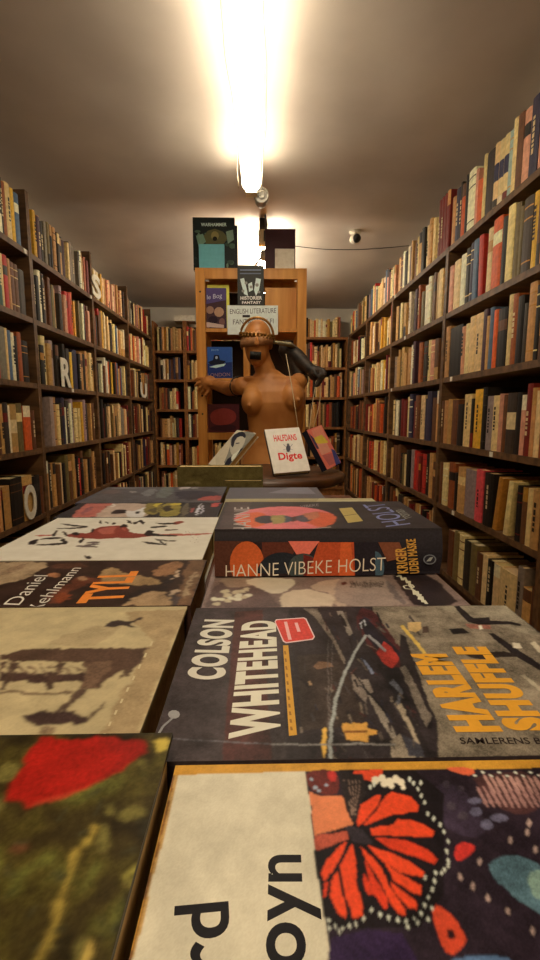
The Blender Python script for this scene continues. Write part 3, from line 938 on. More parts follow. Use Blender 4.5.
# --- dark novel with white and orange lettering --------------------
def art_street(A):
    A.defer = True
    C = (270, 600, 3.6); D = (400, 600, 3.857)
    Z = lambda pts, c: A.zpoly(C, pts, c)
    Y = lambda pts, c: A.zpoly(D, pts, c)
    A.poly([(193, 607), (507, 605), (590, 680), (700, 762), (147, 762)], (58, 44, 38))
    A.poly([(235, 612), (262, 610), (272, 760), (222, 762)], (70, 34, 26))
    # grey road running up the cover
    A.poly([(372, 606), (508, 605), (552, 645), (700, 764), (440, 764), (433, 735), (399, 672), (380, 640)], (124, 104, 76))
    A.poly([(432, 606), (508, 605), (545, 638), (520, 632), (470, 618)], (140, 120, 88))
    Z([(70, 30), (330, 25), (480, 190), (600, 430), (620, 590), (60, 590), (40, 160)], (44, 34, 30))
    Z([(100, 200), (250, 190), (340, 420), (330, 450), (110, 470)], (54, 40, 30))
    Z([(120, 30), (170, 30), (270, 210), (268, 235), (225, 150), (160, 60)], (118, 98, 74))
    Z([(240, 40), (262, 40), (300, 120), (285, 130)], (126, 108, 84))
    Z([(310, 60), (330, 28), (372, 40), (500, 210), (480, 250), (440, 260), (350, 160), (315, 100)], (72, 30, 26))
    Z([(318, 70), (345, 62), (480, 200), (472, 212), (440, 240), (352, 140)], (30, 24, 26))
    Z([(385, 190), (408, 150), (440, 170), (465, 215), (440, 248), (410, 230)], (160, 46, 32))
    Z([(320, 85), (340, 70), (346, 90), (330, 105)], (170, 160, 140))
    Z([(350, 130), (358, 125), (420, 180), (414, 188)], (132, 120, 104))
    Z([(290, 260), (330, 290), (350, 340), (345, 370), (300, 320)], (120, 100, 78))
    Z([(330, 290), (352, 285), (375, 330), (360, 340)], (132, 112, 88))
    Z([(350, 340), (375, 350), (430, 440), (470, 520), (455, 525), (400, 440)], (136, 116, 90))
    Z([(285, 250), (300, 262), (425, 410), (418, 416)], (20, 16, 16))
    Z([(380, 250), (480, 240), (560, 330), (520, 370), (470, 380), (420, 300)], (30, 24, 22))
    Z([(430, 300), (445, 285), (478, 330), (465, 380), (452, 370), (465, 335)], (96, 90, 84))
    Z([(325, 210), (332, 205), (375, 262), (368, 270)], (110, 108, 110))
    Z([(472, 250), (500, 232), (560, 320), (550, 360)], (150, 128, 96))
    Z([(455, 385), (475, 370), (560, 520), (590, 600), (560, 600), (520, 500)], (150, 126, 92))
    Z([(430, 510), (470, 480), (540, 600), (450, 600)], (140, 118, 88))
    Z([(470, 480), (560, 530), (575, 580), (500, 560)], (60, 54, 52))
    Z([(155, 240), (175, 220), (215, 225), (230, 240), (170, 250)], (112, 78, 50))
    Z([(136, 296), (146, 288), (150, 306), (140, 312)], (160, 120, 76))
    rnd = random.Random(8)
    for _ in range(150):
        x = rnd.uniform(60, 560); y = rnd.uniform(40, 570)
        if x < 120 + y * 0.1 and rnd.random() < 0.7: continue
        a = rnd.gauss(1.0, 0.35); ln = rnd.uniform(8, 46); wd = rnd.uniform(3, 10)
        dx, dy = math.cos(a) * ln, math.sin(a) * ln
        Z([(x, y), (x + wd, y - wd * 0.4), (x + dx + wd, y + dy), (x + dx, y + dy + wd * 0.3)], rnd.choice([(28, 22, 20), (34, 26, 22), (62, 50, 42), (84, 68, 52), (112, 92, 68), (46, 34, 30), (70, 36, 28), (40, 36, 38)]))
    # tall thin pole and the yellow brackets at its foot
    A.line([(330.3, 759), (331, 725), (336, 700), (345, 672), (355, 652), (366, 635)], 0.0016, (150, 142, 120))
    A.line([(328, 733), (328, 640)], 0.0005, (96, 80, 64))
    A.line([(329, 728), (333, 636)], 0.0004, (96, 80, 64))
    Z([(188, 465), (202, 460), (205, 545), (192, 570), (185, 520)], (216, 158, 62))
    Z([(258, 445), (275, 442), (292, 448), (300, 442), (330, 445), (345, 440), (350, 462), (385, 470), (382, 485), (352, 490), (355, 515), (330, 510), (275, 505)], (206, 142, 58))
    Z([(268, 470), (350, 472), (350, 480), (270, 480)], (124, 72, 30))
    A.line([(270, 744), (395, 744.5)], 0.0012, (132, 118, 98))
    A.line([(150, 738), (270, 744)], 0.0009, (96, 84, 74))
    Y([(0, 100), (12, 96), (105, 205), (92, 210)], (206, 160, 68))
    Y([(0, 130), (20, 140), (130, 450), (122, 495), (95, 498), (0, 320)], (40, 31, 27))
    Y([(0, 262), (20, 250), (122, 450), (100, 492)], (112, 94, 72))
    Y([(95, 495), (125, 460), (128, 478), (120, 500)], (34, 26, 24))
    Y([(0, 380), (16, 400), (110, 560), (128, 615), (104, 612), (60, 520)], (36, 28, 24))
    Y([(208, 25), (225, 22), (285, 70), (345, 66), (350, 80), (425, 82), (470, 95), (465, 102), (430, 95), (300, 94), (262, 86)], (36, 28, 25))
    Y([(340, 130), (360, 128), (470, 200), (560, 260), (560, 282), (440, 215)], (36, 28, 25))
    Y([(245, 208), (330, 202), (400, 198), (460, 210), (455, 220), (390, 220), (330, 230), (270, 222)], (44, 33, 26))
    Y([(188, 112), (240, 108), (272, 128), (205, 132)], (32, 26, 24))
    Y([(28, 86), (80, 84), (82, 110), (62, 125), (34, 118)], (196, 152, 88))
    Y([(85, 104), (108, 100), (112, 124), (86, 128)], (70, 50, 36))
    Y([(250, 92), (345, 96), (350, 112), (270, 110)], (160, 96, 70))
    Y([(300, 98), (312, 96), (320, 112), (305, 114)], (220, 196, 160))
    Y([(430, 165), (460, 165), (470, 185), (440, 185)], (210, 184, 140))
    Y([(500, 165), (520, 160), (560, 200), (540, 205)], (196, 170, 126))
    Y([(465, 290), (480, 288), (560, 350), (540, 352)], (164, 142, 104))
    A.sm = 0
    A.raster(0.00055, 0.00035, 1, 0.42, 2)
    # lettering
    A.text('COLSON', (224.6, 680), (234.8, 620), (185.4, 679), (212, 190, 150), 0.045)
    A.text('WHITEHEAD', (281, 735), (276, 620), (228, 739), (218, 196, 158), 0.045)
    A.poly([(283, 645.5), (288.2, 645.2), (297, 735), (289, 736)], (204, 140, 42))
    for i in range(11):
        y = 651 + i * 7.6
        A.poly([(284 + i * .6, y), (285.6 + i * .65, y), (286.4 + i * .65, y + 3.6), (284.6 + i * .6, y + 3.6)], (150, 96, 30))
    A.poly([(274.5, 622), (276, 619.6), (304, 617.6), (306.5, 619), (315, 637), (313, 640), (286, 643.6), (283, 642)], (226, 178, 150))
    A.poly([(275.5, 622), (277, 620.4), (303.5, 618.6), (305.5, 619.8), (313.6, 637), (312, 639), (286.5, 642.4), (284, 641)], (208, 62, 46))
    for p, t in (((290, 640), (285.5, 622)), ((299, 632), (296, 623))):
        A.line([p, t], 0.0022, (236, 160, 136))
    A.text('HARLEM', (503.5, 732), (446, 654), (456, 732.5), (216, 142, 38), 0.07)
    A.text('SHUFFLE', (554, 731), (486, 647), (507, 731), (216, 142, 38), 0.07)
    A.text('SAMLERENS BA', (461, 744.5), (552, 744.5), (459, 738), (40, 28, 22), 0.01)
    # pale curl near the corner
    A.line([(157, 737), (163, 727), (172, 719)], 0.0012, (140, 128, 110))
    A.ell(174, 715, 6, 4.4, (150, 136, 116), 10)


flat('dark novel with tall white and orange lettering over a street scene', -0.0475, 0.1835, 0.1745, 0.328, TZ, BZ, (58, 44, 38), (50, 36, 32), art_street)


# --- book with the pale photograph, under the thick novel ----------
def art_woman(A):
    A.defer = True
    B = (195, 570, 3.6); C = (335, 570, 3.6)
    Z = lambda pts, c: A.zpoly(B, pts, c)
    Y = lambda pts, c: A.zpoly(C, pts, c)
    A.poly([(195, 612), (205, 560), (470, 560), (480, 612)], (128, 100, 80))
    A.sm = 1
    Z([(30, 150), (80, 30), (200, 40), (260, 70), (310, 140), (300, 160), (40, 160)], (104, 80, 66))
    Z([(85, 32), (175, 20), (240, 40), (190, 62), (110, 62)], (150, 120, 90))
    Z([(170, 40), (235, 24), (340, 30), (362, 45), (340, 70), (290, 92), (245, 70)], (206, 178, 136))
    Z([(300, 92), (380, 66), (460, 78), (505, 95), (500, 140), (480, 160), (320, 160)], (200, 168, 126))
    Z([(415, 60), (450, 40), (560, 30), (560, 140), (505, 130), (490, 80), (425, 72)], (180, 146, 110))
    for x, y in ((95, 105), (120, 90), (145, 80), (165, 78), (130, 100), (155, 92), (185, 70), (190, 90), (108, 78), (70, 105), (175, 98), (82, 122), (118, 110), (150, 104)):
        A.ell(B[0] + x / B[2], B[1] + y / B[2], 15 / B[2], 7 / B[2], (214, 192, 146) if (x + y) % 3 else (196, 170, 124), 8)
    Y([(0, 20), (150, 12), (240, 80), (270, 135), (0, 140)], (150, 122, 96))
    for k in range(14):
        x = 50 + k * 9
        Y([(x, 40 + (k % 3) * 3), (x + 4, 38), (x + 7, 62 - (k % 2) * 6), (x + 2, 66)], (44, 32, 28))
    Y([(20, 45), (40, 42), (38, 54), (22, 56)], (80, 34, 26))
    Y([(175, 40), (195, 36), (262, 120), (235, 126)], (112, 92, 76))
    Y([(195, 0), (330, 0), (480, 150), (300, 150), (255, 90)], (46, 34, 30))
    A.sm = 0
    A.raster(0.0010, 0.0012, 1, 0.16, 3)
    # looping script running down the dark band
    SC = (380, 570, 6.0)
    sc = lambda pts: [(SC[0] + x / SC[2], SC[1] + y / SC[2]) for x, y in pts]
    INK = (206, 186, 140)
    A.line(sc([(102, 40), (120, 30), (135, 62), (150, 45), (165, 80), (178, 66), (176, 95), (192, 110), (180, 84)]), 0.0022, INK)
    A.line(sc([(165, 92), (140, 98), (150, 112), (185, 116), (205, 102), (192, 88)]), 0.0013, INK)
    A.line(sc([(188, 118), (202, 120), (208, 150), (222, 128), (230, 160), (240, 146), (236, 180), (250, 160), (258, 196), (262, 182), (280, 206)]), 0.0026, INK)


flat('pale photo cover with white flowers and script, under the thick dark novel', -0.0440, 0.158, 0.3295, 0.4780, TZ, 0.8075, (128, 100, 80), (70, 54, 44), art_woman)


# --- thick novel with orange rings ---------------------------------
def art_rings(A):
    A.defer = True
    A.poly([(200, 545), (225, 495), (420, 495), (450, 545)], (48, 39, 35))
    A.poly([(212, 545), (228, 502), (252, 502), (238, 545)], (72, 52, 44))
    K = (205, 495, 3.857)
    Z = lambda pts, c: A.zpoly(K, pts, c)
    A.ell(K[0] + 310 / K[2], K[1] + 91 / K[2], 196 / K[2], 47 / K[2], (206, 98, 86), 40)
    A.sm = 1
    Z([(112, 98), (150, 72), (215, 64), (255, 90), (215, 124), (160, 126)], (206, 84, 40))
    Z([(360, 92), (420, 62), (505, 74), (505, 108), (450, 126), (400, 112)], (200, 82, 44))
    Z([(318, 88), (360, 80), (372, 96), (330, 104)], (70, 40, 36))
    A.sm = 0
    A.ell(K[0] + 232 / K[2], K[1] + 94 / K[2], 40 / K[2], 15 / K[2], (44, 36, 38), 16)
    A.ell(K[0] + 312 / K[2], K[1] + 94 / K[2], 22 / K[2], 14 / K[2], (70, 74, 74), 16)
    A.ell(K[0] + 384 / K[2], K[1] + 90 / K[2], 32 / K[2], 14 / K[2], (78, 66, 64), 16)
    Z([(256, 78), (306, 78), (308, 108), (260, 112)], (150, 122, 62))
    Z([(376, 74), (430, 64), (446, 86), (400, 96)], (178, 98, 62))
    A.raster(0.0011, 0.0010, 1, 0.2, 9)
    A.text('HANNE', (252, 532.5), (249, 507), (233, 533), (176, 150, 122), 0.0)
    A.text('VIBEKE', (300, 508), (319, 506), (300, 505.5), (140, 118, 100), 0.0)
    A.line([(312, 530), (331, 527)], 0.0022, (190, 164, 130))
    A.poly([(339, 508.5), (352, 507.5), (363, 521), (348, 523)], (176, 142, 70))
    A.line([(343, 516), (357, 514)], 0.0016, (60, 48, 40))
    A.text('HOLST', (411, 524), (383, 503), (386, 527), (120, 116, 132), 0.0)
    A.text('roman', (412, 517), (402, 509), (405, 519), (140, 128, 100), 0.0)


def spine_rings(mb, M):
    """Print on the spine, which stands upright facing the viewer."""
    Y0 = 0.3955
    inv = M.inverted()
    k = [0]

    def sp(px, py):
        p = inv @ on(1, Y0, px, py)
        return p

    W, T = 0.200, 0.0415

    def spoly(pts, c):
        k[0] += 1
        out = []
        for p in pts:
            q = sp(*p)
            q.x = min(max(q.x, 0), W); q.y = min(max(q.y, 0.0003), T - 0.0003)
            out.append(q)
        n = len(out)
        ar = sum(out[i].x * out[(i + 1) % n].y - out[(i + 1) % n].x * out[i].y for i in range(n))
        if ar > 0: out = out[::-1]
        mb.poly([(q.x, q.y, -0.0042 - 0.00003 * k[0]) for q in out[::-1]], P(c), 0)

    def half(cx, y, rx, ry, c, a0=0, a1=180):
        spoly([(cx + rx * math.cos(R(a0 + (a1 - a0) * i / 20)), y - ry * math.sin(R(a0 + (a1 - a0) * i / 20))) for i in range(21)], c)

    spoly([(214, 540), (250, 540), (246, 579), (214, 579)], (84, 46, 30))
    spoly([(246, 541), (288, 541), (300, 579), (236, 579)], (46, 30, 26))
    spoly([(262, 541), (300, 541), (288, 560), (282, 572), (262, 560)], (92, 44, 28))
    half(247, 562, 17, 22, (196, 86, 38), 0, 360)
    half(282, 572, 25, 21, (36, 36, 36), 0, 180)
    spoly([(288, 540), (319, 540), (309, 553), (296, 553)], (222, 106, 78))
    half(303, 567, 15, 15, (64, 66, 56), 0, 360)
    spoly([(303, 553), (312, 556), (318, 567), (314, 578), (303, 579)], (104, 36, 28))
    spoly([(318, 541), (358, 541), (362, 579), (306, 579), (312, 560)], (178, 70, 34))
    spoly([(340, 541), (350, 541), (353, 579), (338, 579)], (206, 88, 40))
    spoly([(353, 541), (376, 541), (382, 560), (378, 579), (354, 579)], (40, 32, 32))
    half(374, 566, 9, 16, (70, 84, 84), -90, 90)
    spoly([(377, 541), (398, 541), (404, 556), (386, 560)], (122, 66, 40))

    def stext(s, p0, p1, p2, c, bold=0.0):
        k[0] += 1
        a, b_, t = sp(*p0), sp(*p1), sp(*p2)
        vs, fs, _ = text_geom(s, bold)
        pts = [a + (b_ - a) * v[0] + (t - a) * v[1] for v in vs]
        for f in fs:
            mb.poly([(pts[i].x, min(max(pts[i].y, 0.0003), T - 0.0003), -0.0042 - 0.00003 * k[0]) for i in f], P(c), 0)
    stext('HANNE VIBEKE HOLST', (226, 576.6), (384, 568.8), (226, 563.6), (222, 192, 150), -0.012)
    stext('KRIGER', (407, 571.5), (404.5, 546), (396, 572), (204, 140, 56), 0.03)
    stext('UDEN MASKE', (418, 571.5), (414, 537.5), (408.5, 572), (204, 140, 56), 0.03)
    half(428, 558, 6.4, 5, (110, 104, 96), 0, 360)
    half(428, 558, 5.2, 3.9, (44, 38, 38), 0, 360)
    spoly([(424.5, 560), (428, 556), (431.5, 555.5), (429, 559.5)], (150, 140, 120))


flat('thick dark novel with orange rings and capital letters along its spine', -0.0400, 0.160, 0.3960, 0.5230, 0.8085, 0.8505, (48, 39, 35), (42, 35, 34), art_rings, spine_art=spine_rings, round_spine=True)


# --- books behind the thick novel -----------------------------------
def art_yellowish(A):
    A.poly([(215, 506), (228, 498), (315, 496), (372, 494), (380, 506)], (168, 142, 88))
    A.poly([(312, 506), (318, 497), (372, 494), (378, 506)], (186, 160, 104))
    A.line([(230, 502), (372, 499)], 0.004, (146, 118, 66))


def art_dull(A):
    A.poly([(220, 498), (228, 486), (318, 484), (330, 498)], (96, 84, 74))
    A.poly([(268, 493), (290, 486), (308, 487), (316, 494)], (124, 110, 98))


flat('yellowish cream book lying just behind the thick dark novel', -0.0580, 0.190, 0.560, 0.775, TZ, BZ, (170, 144, 90), (150, 120, 70), art_yellowish)
flat('dull grey book at the far end, in front of the olive volumes', -0.0600, 0.112, 0.7790, 0.908, TZ, 0.806, (96, 84, 74), (70, 60, 54), art_dull)


# --- the other column of the table ---------------------------------
def art_garden(A):
    A.defer = True
    B = (0, 730, 2.7)
    Z = lambda pts, c: A.zpoly(B, pts, c)
    rnd = random.Random(5)
    A.poly([(-90, 730), (182, 730), (182, 775), (182, 1010), (-200, 1010)], (44, 36, 18))
    for k in range(26):
        x, y = rnd.uniform(0, 420), rnd.uniform(180, 600)
        a = rnd.uniform(-1.2, 1.2)
        if x > 440 - (y - 30) * 0.2: continue
        A.line([(B[0] + x / B[2], B[1] + y / B[2]), (B[0] + (x + 40 * math.cos(a)) / B[2], B[1] + (y + 40 * math.sin(a)) / B[2])], 0.0009, (60, 54, 28))
    for x, y, rx, ry in ((300, 215, 16, 12), (360, 225, 36, 17), (280, 290, 20, 28), (15, 120, 30, 26), (380, 95, 18, 14), (10, 200, 14, 12), (210, 600, 22, 24), (40, 330, 34, 18)):
        A.ell(B[0] + x / B[2], B[1] + y / B[2], rx / B[2], ry / B[2], (104, 88, 36) if rx != 34 else (84, 48, 22), 12)
    A.line([(B[0] + 335 / B[2], B[1] + 400 / B[2]), (B[0] + 340 / B[2], B[1] + 375 / B[2]), (B[0] + 400 / B[2], B[1] + 355 / B[2])], 0.0022, (150, 130, 50))
    A.line([(B[0] + 335 / B[2], B[1] + 395 / B[2]), (B[0] + 360 / B[2], B[1] + 416 / B[2]), (B[0] + 390 / B[2], B[1] + 415 / B[2])], 0.002, (128, 108, 44))
    # plaited cord
    for i in range(26):
        t = i / 26
        x, y = 245 - 145 * t, 262 + 380 * t
        A.ell(B[0] + (x + (3 if i % 2 else -3)) / B[2], B[1] + y / B[2], 12 / B[2], 10 / B[2], (160, 128, 48) if i % 2 else (134, 104, 38), 8)
    Z([(205, 610), (225, 580), (232, 600), (215, 650), (190, 650)], (190, 150, 64))
    # red cap
    Z([(100, 22), (392, 22), (385, 60), (330, 110), (240, 155), (150, 185), (70, 208), (25, 190), (20, 170), (60, 90)], (158, 24, 12))
    Z([(250, 22), (392, 22), (386, 58), (345, 96), (280, 130), (330, 70)], (138, 22, 12))
    Z([(60, 205), (150, 180), (250, 148), (300, 120), (230, 165), (120, 200)], (176, 52, 26))
    Z([(418, 25), (450, 22), (448, 50), (425, 54)], (196, 160, 60))
    A.raster(0.0008, 0.0016, 2, 0.22, 10, [(0.0, (24, 18, 12)), (0.3, (42, 36, 20)), (0.48, (62, 56, 30)), (0.64, (80, 76, 36)), (0.8, (98, 106, 54)), (1.0, (128, 122, 60))])


def art_building(A):
    A.defer = True
    B = (0, 600, 2.7)
    Z = lambda pts, c: A.zpoly(B, pts, c)
    A.poly([(-120, 604), (192, 604), (138, 742), (-160, 742)], (186, 156, 102))
    Z([(330, 30), (505, 25), (370, 375), (270, 375), (300, 300), (410, 110)], (166, 132, 84))
    Z([(130, 120), (170, 95), (260, 70), (340, 60), (300, 95), (240, 128)], (168, 138, 90))
    # lintel, windows, pillars in sepia
    Z([(0, 150), (60, 132), (392, 130), (408, 128), (372, 170), (350, 200), (322, 190), (270, 240), (215, 240), (230, 165), (0, 165)], (82, 56, 38))
    Z([(232, 166), (310, 166), (262, 238), (215, 238)], (112, 80, 54))
    for x in (0, 55, 110):
        pass
    Z([(0, 196), (225, 200), (222, 222), (0, 220)], (70, 46, 34))
    for x0 in (30, 150):
        Z([(x0, 166), (x0 + 22, 166), (x0 - 8, 240), (x0 - 26, 240)], (76, 52, 36))
    Z([(0, 170), (24, 168), (0, 200)], (90, 62, 42))
    for k in range(7):
        x = 10 + k * 30
        Z([(x, 176 + (k % 3) * 6), (x + 6, 174), (x + 30, 198), (x + 24, 202)], (120, 92, 62))
    Z([(0, 246), (200, 246), (190, 256), (0, 254)], (120, 92, 60))
    Z([(190, 258), (228, 238), (240, 242), (180, 300), (152, 306)], (92, 66, 46))
    Z([(330, 188), (352, 186), (340, 210), (322, 214)], (92, 66, 44))
    Z([(50, 318), (90, 306), (205, 302), (216, 312), (250, 316), (232, 328), (170, 336), (90, 340), (70, 332)], (66, 44, 34))
    Z([(245, 312), (262, 298), (298, 268), (272, 302), (252, 322)], (104, 78, 52))
    Z([(108, 344), (164, 342), (152, 356), (126, 374), (104, 374)], (134, 104, 68))
    Z([(282, 70), (300, 56), (350, 56), (388, 48), (386, 56), (352, 62), (366, 76), (330, 72), (296, 74)], (56, 40, 32))
    A.raster(0.0008, 0.0018, 2, 0.18, 5)
    for k in range(9):
        Z([(408 - k * 16, 112 + k * 31), (414 - k * 16, 112 + k * 31), (409 - k * 16, 124 + k * 31), (403 - k * 16, 124 + k * 31)], (196, 166, 112))


def art_tyll(A):
    A.defer = True
    B = (0, 555, 4.909); C = (100, 555, 4.5)
    Z = lambda pts, c: A.zpoly(B, pts, c)
    Y = lambda pts, c: A.zpoly(C, pts, c)
    A.poly([(-60, 608), (0, 555), (214, 555), (192, 610), (-60, 610)], (50, 30, 20))
    A.sm = 1
    Z([(-80, 52), (60, 30), (260, 40), (220, 70), (150, 100), (60, 135), (-80, 165)], (158, 124, 82))
    for k in range(5):
        Z([(0 + k * 22, 100 - k * 7), (6 + k * 22, 102 - k * 7), (60 + k * 22, 60 - k * 5), (56 + k * 22, 56 - k * 5)], (124, 90, 60))
    Z([(240, 60), (300, 36), (420, 40), (440, 60), (340, 70)], (80, 46, 28))
    Z([(240, 100), (270, 82), (300, 96), (280, 112), (250, 116)], (150, 92, 52))
    Z([(310, 150), (360, 110), (430, 100), (520, 130), (400, 150), (350, 180), (280, 240), (230, 220)], (94, 46, 26))
    Z([(280, 190), (320, 180), (350, 200), (300, 240), (270, 224)], (124, 56, 26))
    Z([(370, 110), (420, 104), (440, 116), (400, 126)], (160, 112, 70))
    Y([(0, 70), (50, 55), (90, 60), (140, 90), (220, 100), (300, 120), (260, 138), (120, 134), (0, 130)], (150, 112, 66))
    Y([(0, 36), (120, 24), (220, 26), (280, 44), (220, 70), (140, 76), (60, 50)], (60, 36, 26))
    Y([(280, 40), (380, 26), (360, 60), (320, 90), (250, 96), (240, 80)], (138, 92, 54))
    Y([(100, 230), (140, 190), (210, 160), (300, 165), (330, 200), (320, 240), (100, 244)], (158, 120, 76))
    Y([(90, 210), (150, 160), (230, 148), (300, 136), (320, 150), (220, 166), (140, 200), (100, 226)], (40, 26, 20))
    Y([(280, 110), (320, 90), (350, 64), (362, 68), (330, 130), (300, 130)], (36, 26, 22))
    Y([(320, 98), (352, 66), (350, 90), (330, 108)], (190, 150, 106))
    Y([(312, 170), (366, 168), (360, 236), (318, 238)], (66, 52, 44)); Y([(316, 166), (360, 152), (366, 168), (330, 176)], (170, 136, 96))
    Y([(392, 24), (500, 20), (440, 240), (366, 240), (360, 170)], (102, 68, 40))
    Y([(400, 120), (420, 72), (430, 76), (388, 200), (374, 196)], (150, 118, 78))
    Y([(470, 40), (495, 24), (445, 244), (425, 244)], (70, 44, 30))
    A.sm = 0
    A.raster(0.0009, 0.0030, 2, 0.26, 4)
    A.text('Daniel', (19.5, 605), (48.5, 575.5), (3, 604.5), (214, 190, 150), -0.004)
    A.text('Kehlmann', (38, 612), (81.5, 568), (24, 611), (214, 190, 150), -0.004)
    A.text('TYLL', (121, 601.5), (139, 571), (76, 603.5), (226, 122, 40), 0.04)


def art_brush(A):
    A.defer = True
    A.poly([(-60, 562), (0, 562), (214, 560), (224, 515), (60, 515), (-60, 562)], (212, 188, 146))
    B = (20, 510, 5.143); C = (115, 510, 4.909)
    A.sm = 1
    Z = lambda pts, c: A.zpoly(B, pts, c)
    Y = lambda pts, c: A.zpoly(C, pts, c)
    RED, RD2, BK, GY = (136, 54, 38), (170, 84, 60), (34, 24, 22), (104, 84, 68)
    Z([(235, 128), (300, 118), (350, 122), (375, 100), (430, 84), (520, 80), (560, 90), (560, 140), (480, 146), (400, 150), (330, 146), (250, 140)], RED)
    Z([(400, 100), (470, 86), (540, 90), (545, 116), (470, 122), (410, 124)], RD2)
    Z([(60, 132), (120, 128), (210, 126), (120, 136)], RD2)
    Y([(0, 84), (30, 80), (40, 100), (110, 118), (200, 116), (260, 122), (180, 128), (80, 140), (0, 136)], RED)
    Y([(150, 124), (260, 116), (360, 118), (490, 112), (490, 118), (370, 124), (240, 130)], RD2)
    Y([(280, 66), (310, 54), (342, 56), (330, 66), (295, 74)], RED)
    for p in ([(36, 176), (46, 162), (70, 152), (100, 150), (92, 162), (82, 178), (50, 182)], [(84, 176), (180, 172), (240, 166), (246, 176), (180, 182), (90, 182)], [(100, 148), (170, 140), (220, 140), (222, 146), (120, 152)],
              [(156, 134), (176, 112), (196, 102), (190, 122), (176, 138)], [(216, 112), (224, 108), (244, 128), (240, 138), (228, 136)], [(210, 150), (228, 144), (244, 160), (246, 176), (222, 178)],
              [(192, 68), (212, 70), (350, 82), (344, 88), (260, 84)], [(162, 94), (260, 92), (350, 84), (350, 90), (262, 98)], [(266, 116), (300, 114), (312, 124), (290, 134), (270, 128)],
              [(365, 102), (378, 92), (388, 100), (378, 116), (366, 118)], [(406, 58), (412, 52), (424, 60), (418, 72), (408, 70)], [(440, 60), (450, 58), (456, 70), (444, 74)], [(474, 66), (490, 62), (494, 70), (480, 76)],
              [(296, 162), (318, 148), (330, 152), (318, 168), (302, 172)], [(318, 142), (326, 138), (330, 156), (322, 164)], [(330, 234), (336, 232), (340, 242), (352, 234), (364, 240), (362, 254), (334, 252)]):
        Z(p, BK)
    for p in ([(280, 184), (320, 180), (400, 186), (400, 194), (310, 190)], [(330, 168), (380, 160), (416, 162), (412, 170), (350, 176)], [(330, 178), (400, 172), (404, 178), (340, 184)]):
        Z(p, GY)
    for p in ([(24, 78), (40, 68), (70, 78), (60, 86), (40, 82), (30, 92)], [(54, 52), (66, 48), (84, 62), (80, 70), (60, 62)], [(88, 62), (108, 58), (124, 46), (142, 56), (146, 70), (136, 72), (124, 56), (106, 70), (90, 72)],
              [(180, 62), (230, 66), (300, 60), (300, 68), (230, 74)], [(160, 102), (182, 98), (190, 118), (300, 124), (300, 132), (190, 128), (140, 126)], [(170, 82), (260, 76), (262, 82), (176, 90)],
              [(140, 152), (190, 160), (240, 166), (250, 160), (252, 170), (240, 172), (180, 168), (132, 156)], [(180, 140), (240, 148), (300, 150), (298, 156), (230, 154)], [(205, 148), (220, 150), (256, 172), (246, 174)]):
        Y(p, BK)
    Y([(240, 96), (310, 94), (308, 100), (244, 102)], GY)
    A.sm = 0
    A.raster(0.0010, 0.0015, 1, 0.06, 8)
    rnd = random.Random(2)
    for _ in range(16):
        A.dot(C[0] + rnd.uniform(345, 410) / C[2], C[1] + rnd.uniform(104, 160) / C[2], 0.0009, (150, 130, 104), 1, 5)


def art_fifth(A):
    A.defer = True
    B = (60, 480, 6.353); C = (140, 480, 6.0)
    Z = lambda pts, c: A.zpoly(B, pts, c)
    Y = lambda pts, c: A.zpoly(C, pts, c)
    A.poly([(40, 525), (85, 497), (228, 497), (228, 525)], (48, 40, 36))
    A.sm = 1
    Z([(0, 290), (60, 240), (120, 190), (190, 130), (380, 128), (420, 150), (330, 220), (240, 270), (100, 290)], (172, 90, 68))
    Z([(120, 210), (190, 168), (230, 166), (170, 210), (130, 226)], (140, 76, 66))
    Z([(280, 168), (330, 160), (350, 172), (300, 184)], (112, 54, 46))
    Z([(240, 210), (330, 150), (420, 130), (560, 120), (560, 260), (330, 280), (210, 262)], (182, 146, 110))
    Z([(310, 210), (340, 192), (400, 186), (440, 196), (400, 212), (340, 220)], (44, 30, 28))
    Z([(400, 190), (470, 200), (530, 170), (560, 180), (520, 250), (440, 246)], (206, 184, 150))
    Z([(470, 206), (484, 198), (510, 204), (500, 214), (478, 216)], (30, 24, 24))
    Z([(180, 238), (210, 232), (260, 238), (240, 252), (186, 250)], (48, 30, 28))
    Z([(330, 152), (346, 144), (350, 170), (330, 174)], (210, 180, 140))
    Y([(30, 146), (60, 134), (130, 132), (110, 208), (20, 206)], (132, 108, 48))
    Y([(140, 134), (255, 130), (235, 216), (112, 222), (120, 190)], (138, 114, 46))
    Y([(72, 160), (120, 134), (135, 140), (100, 160)], (190, 156, 50)); Y([(180, 140), (250, 132), (252, 150), (185, 154)], (186, 152, 52))
    Y([(130, 160), (180, 150), (200, 180), (150, 196)], (66, 52, 36)); Y([(60, 172), (110, 166), (104, 196), (50, 196)], (86, 70, 40))
    Y([(262, 140), (300, 134), (280, 222), (240, 222)], (98, 82, 56))
    Y([(300, 180), (320, 164), (336, 172), (322, 196), (304, 196)], (150, 76, 60))
    Y([(358, 142), (374, 140), (348, 212), (330, 214)], (196, 178, 156)); Y([(380, 150), (392, 148), (372, 204), (362, 204)], (180, 160, 140))
    Y([(440, 134), (480, 128), (478, 150), (450, 164), (426, 160)], (190, 74, 58))
    A.sm = 0
    A.raster(0.0012, 0.0025, 1, 0.2, 6)


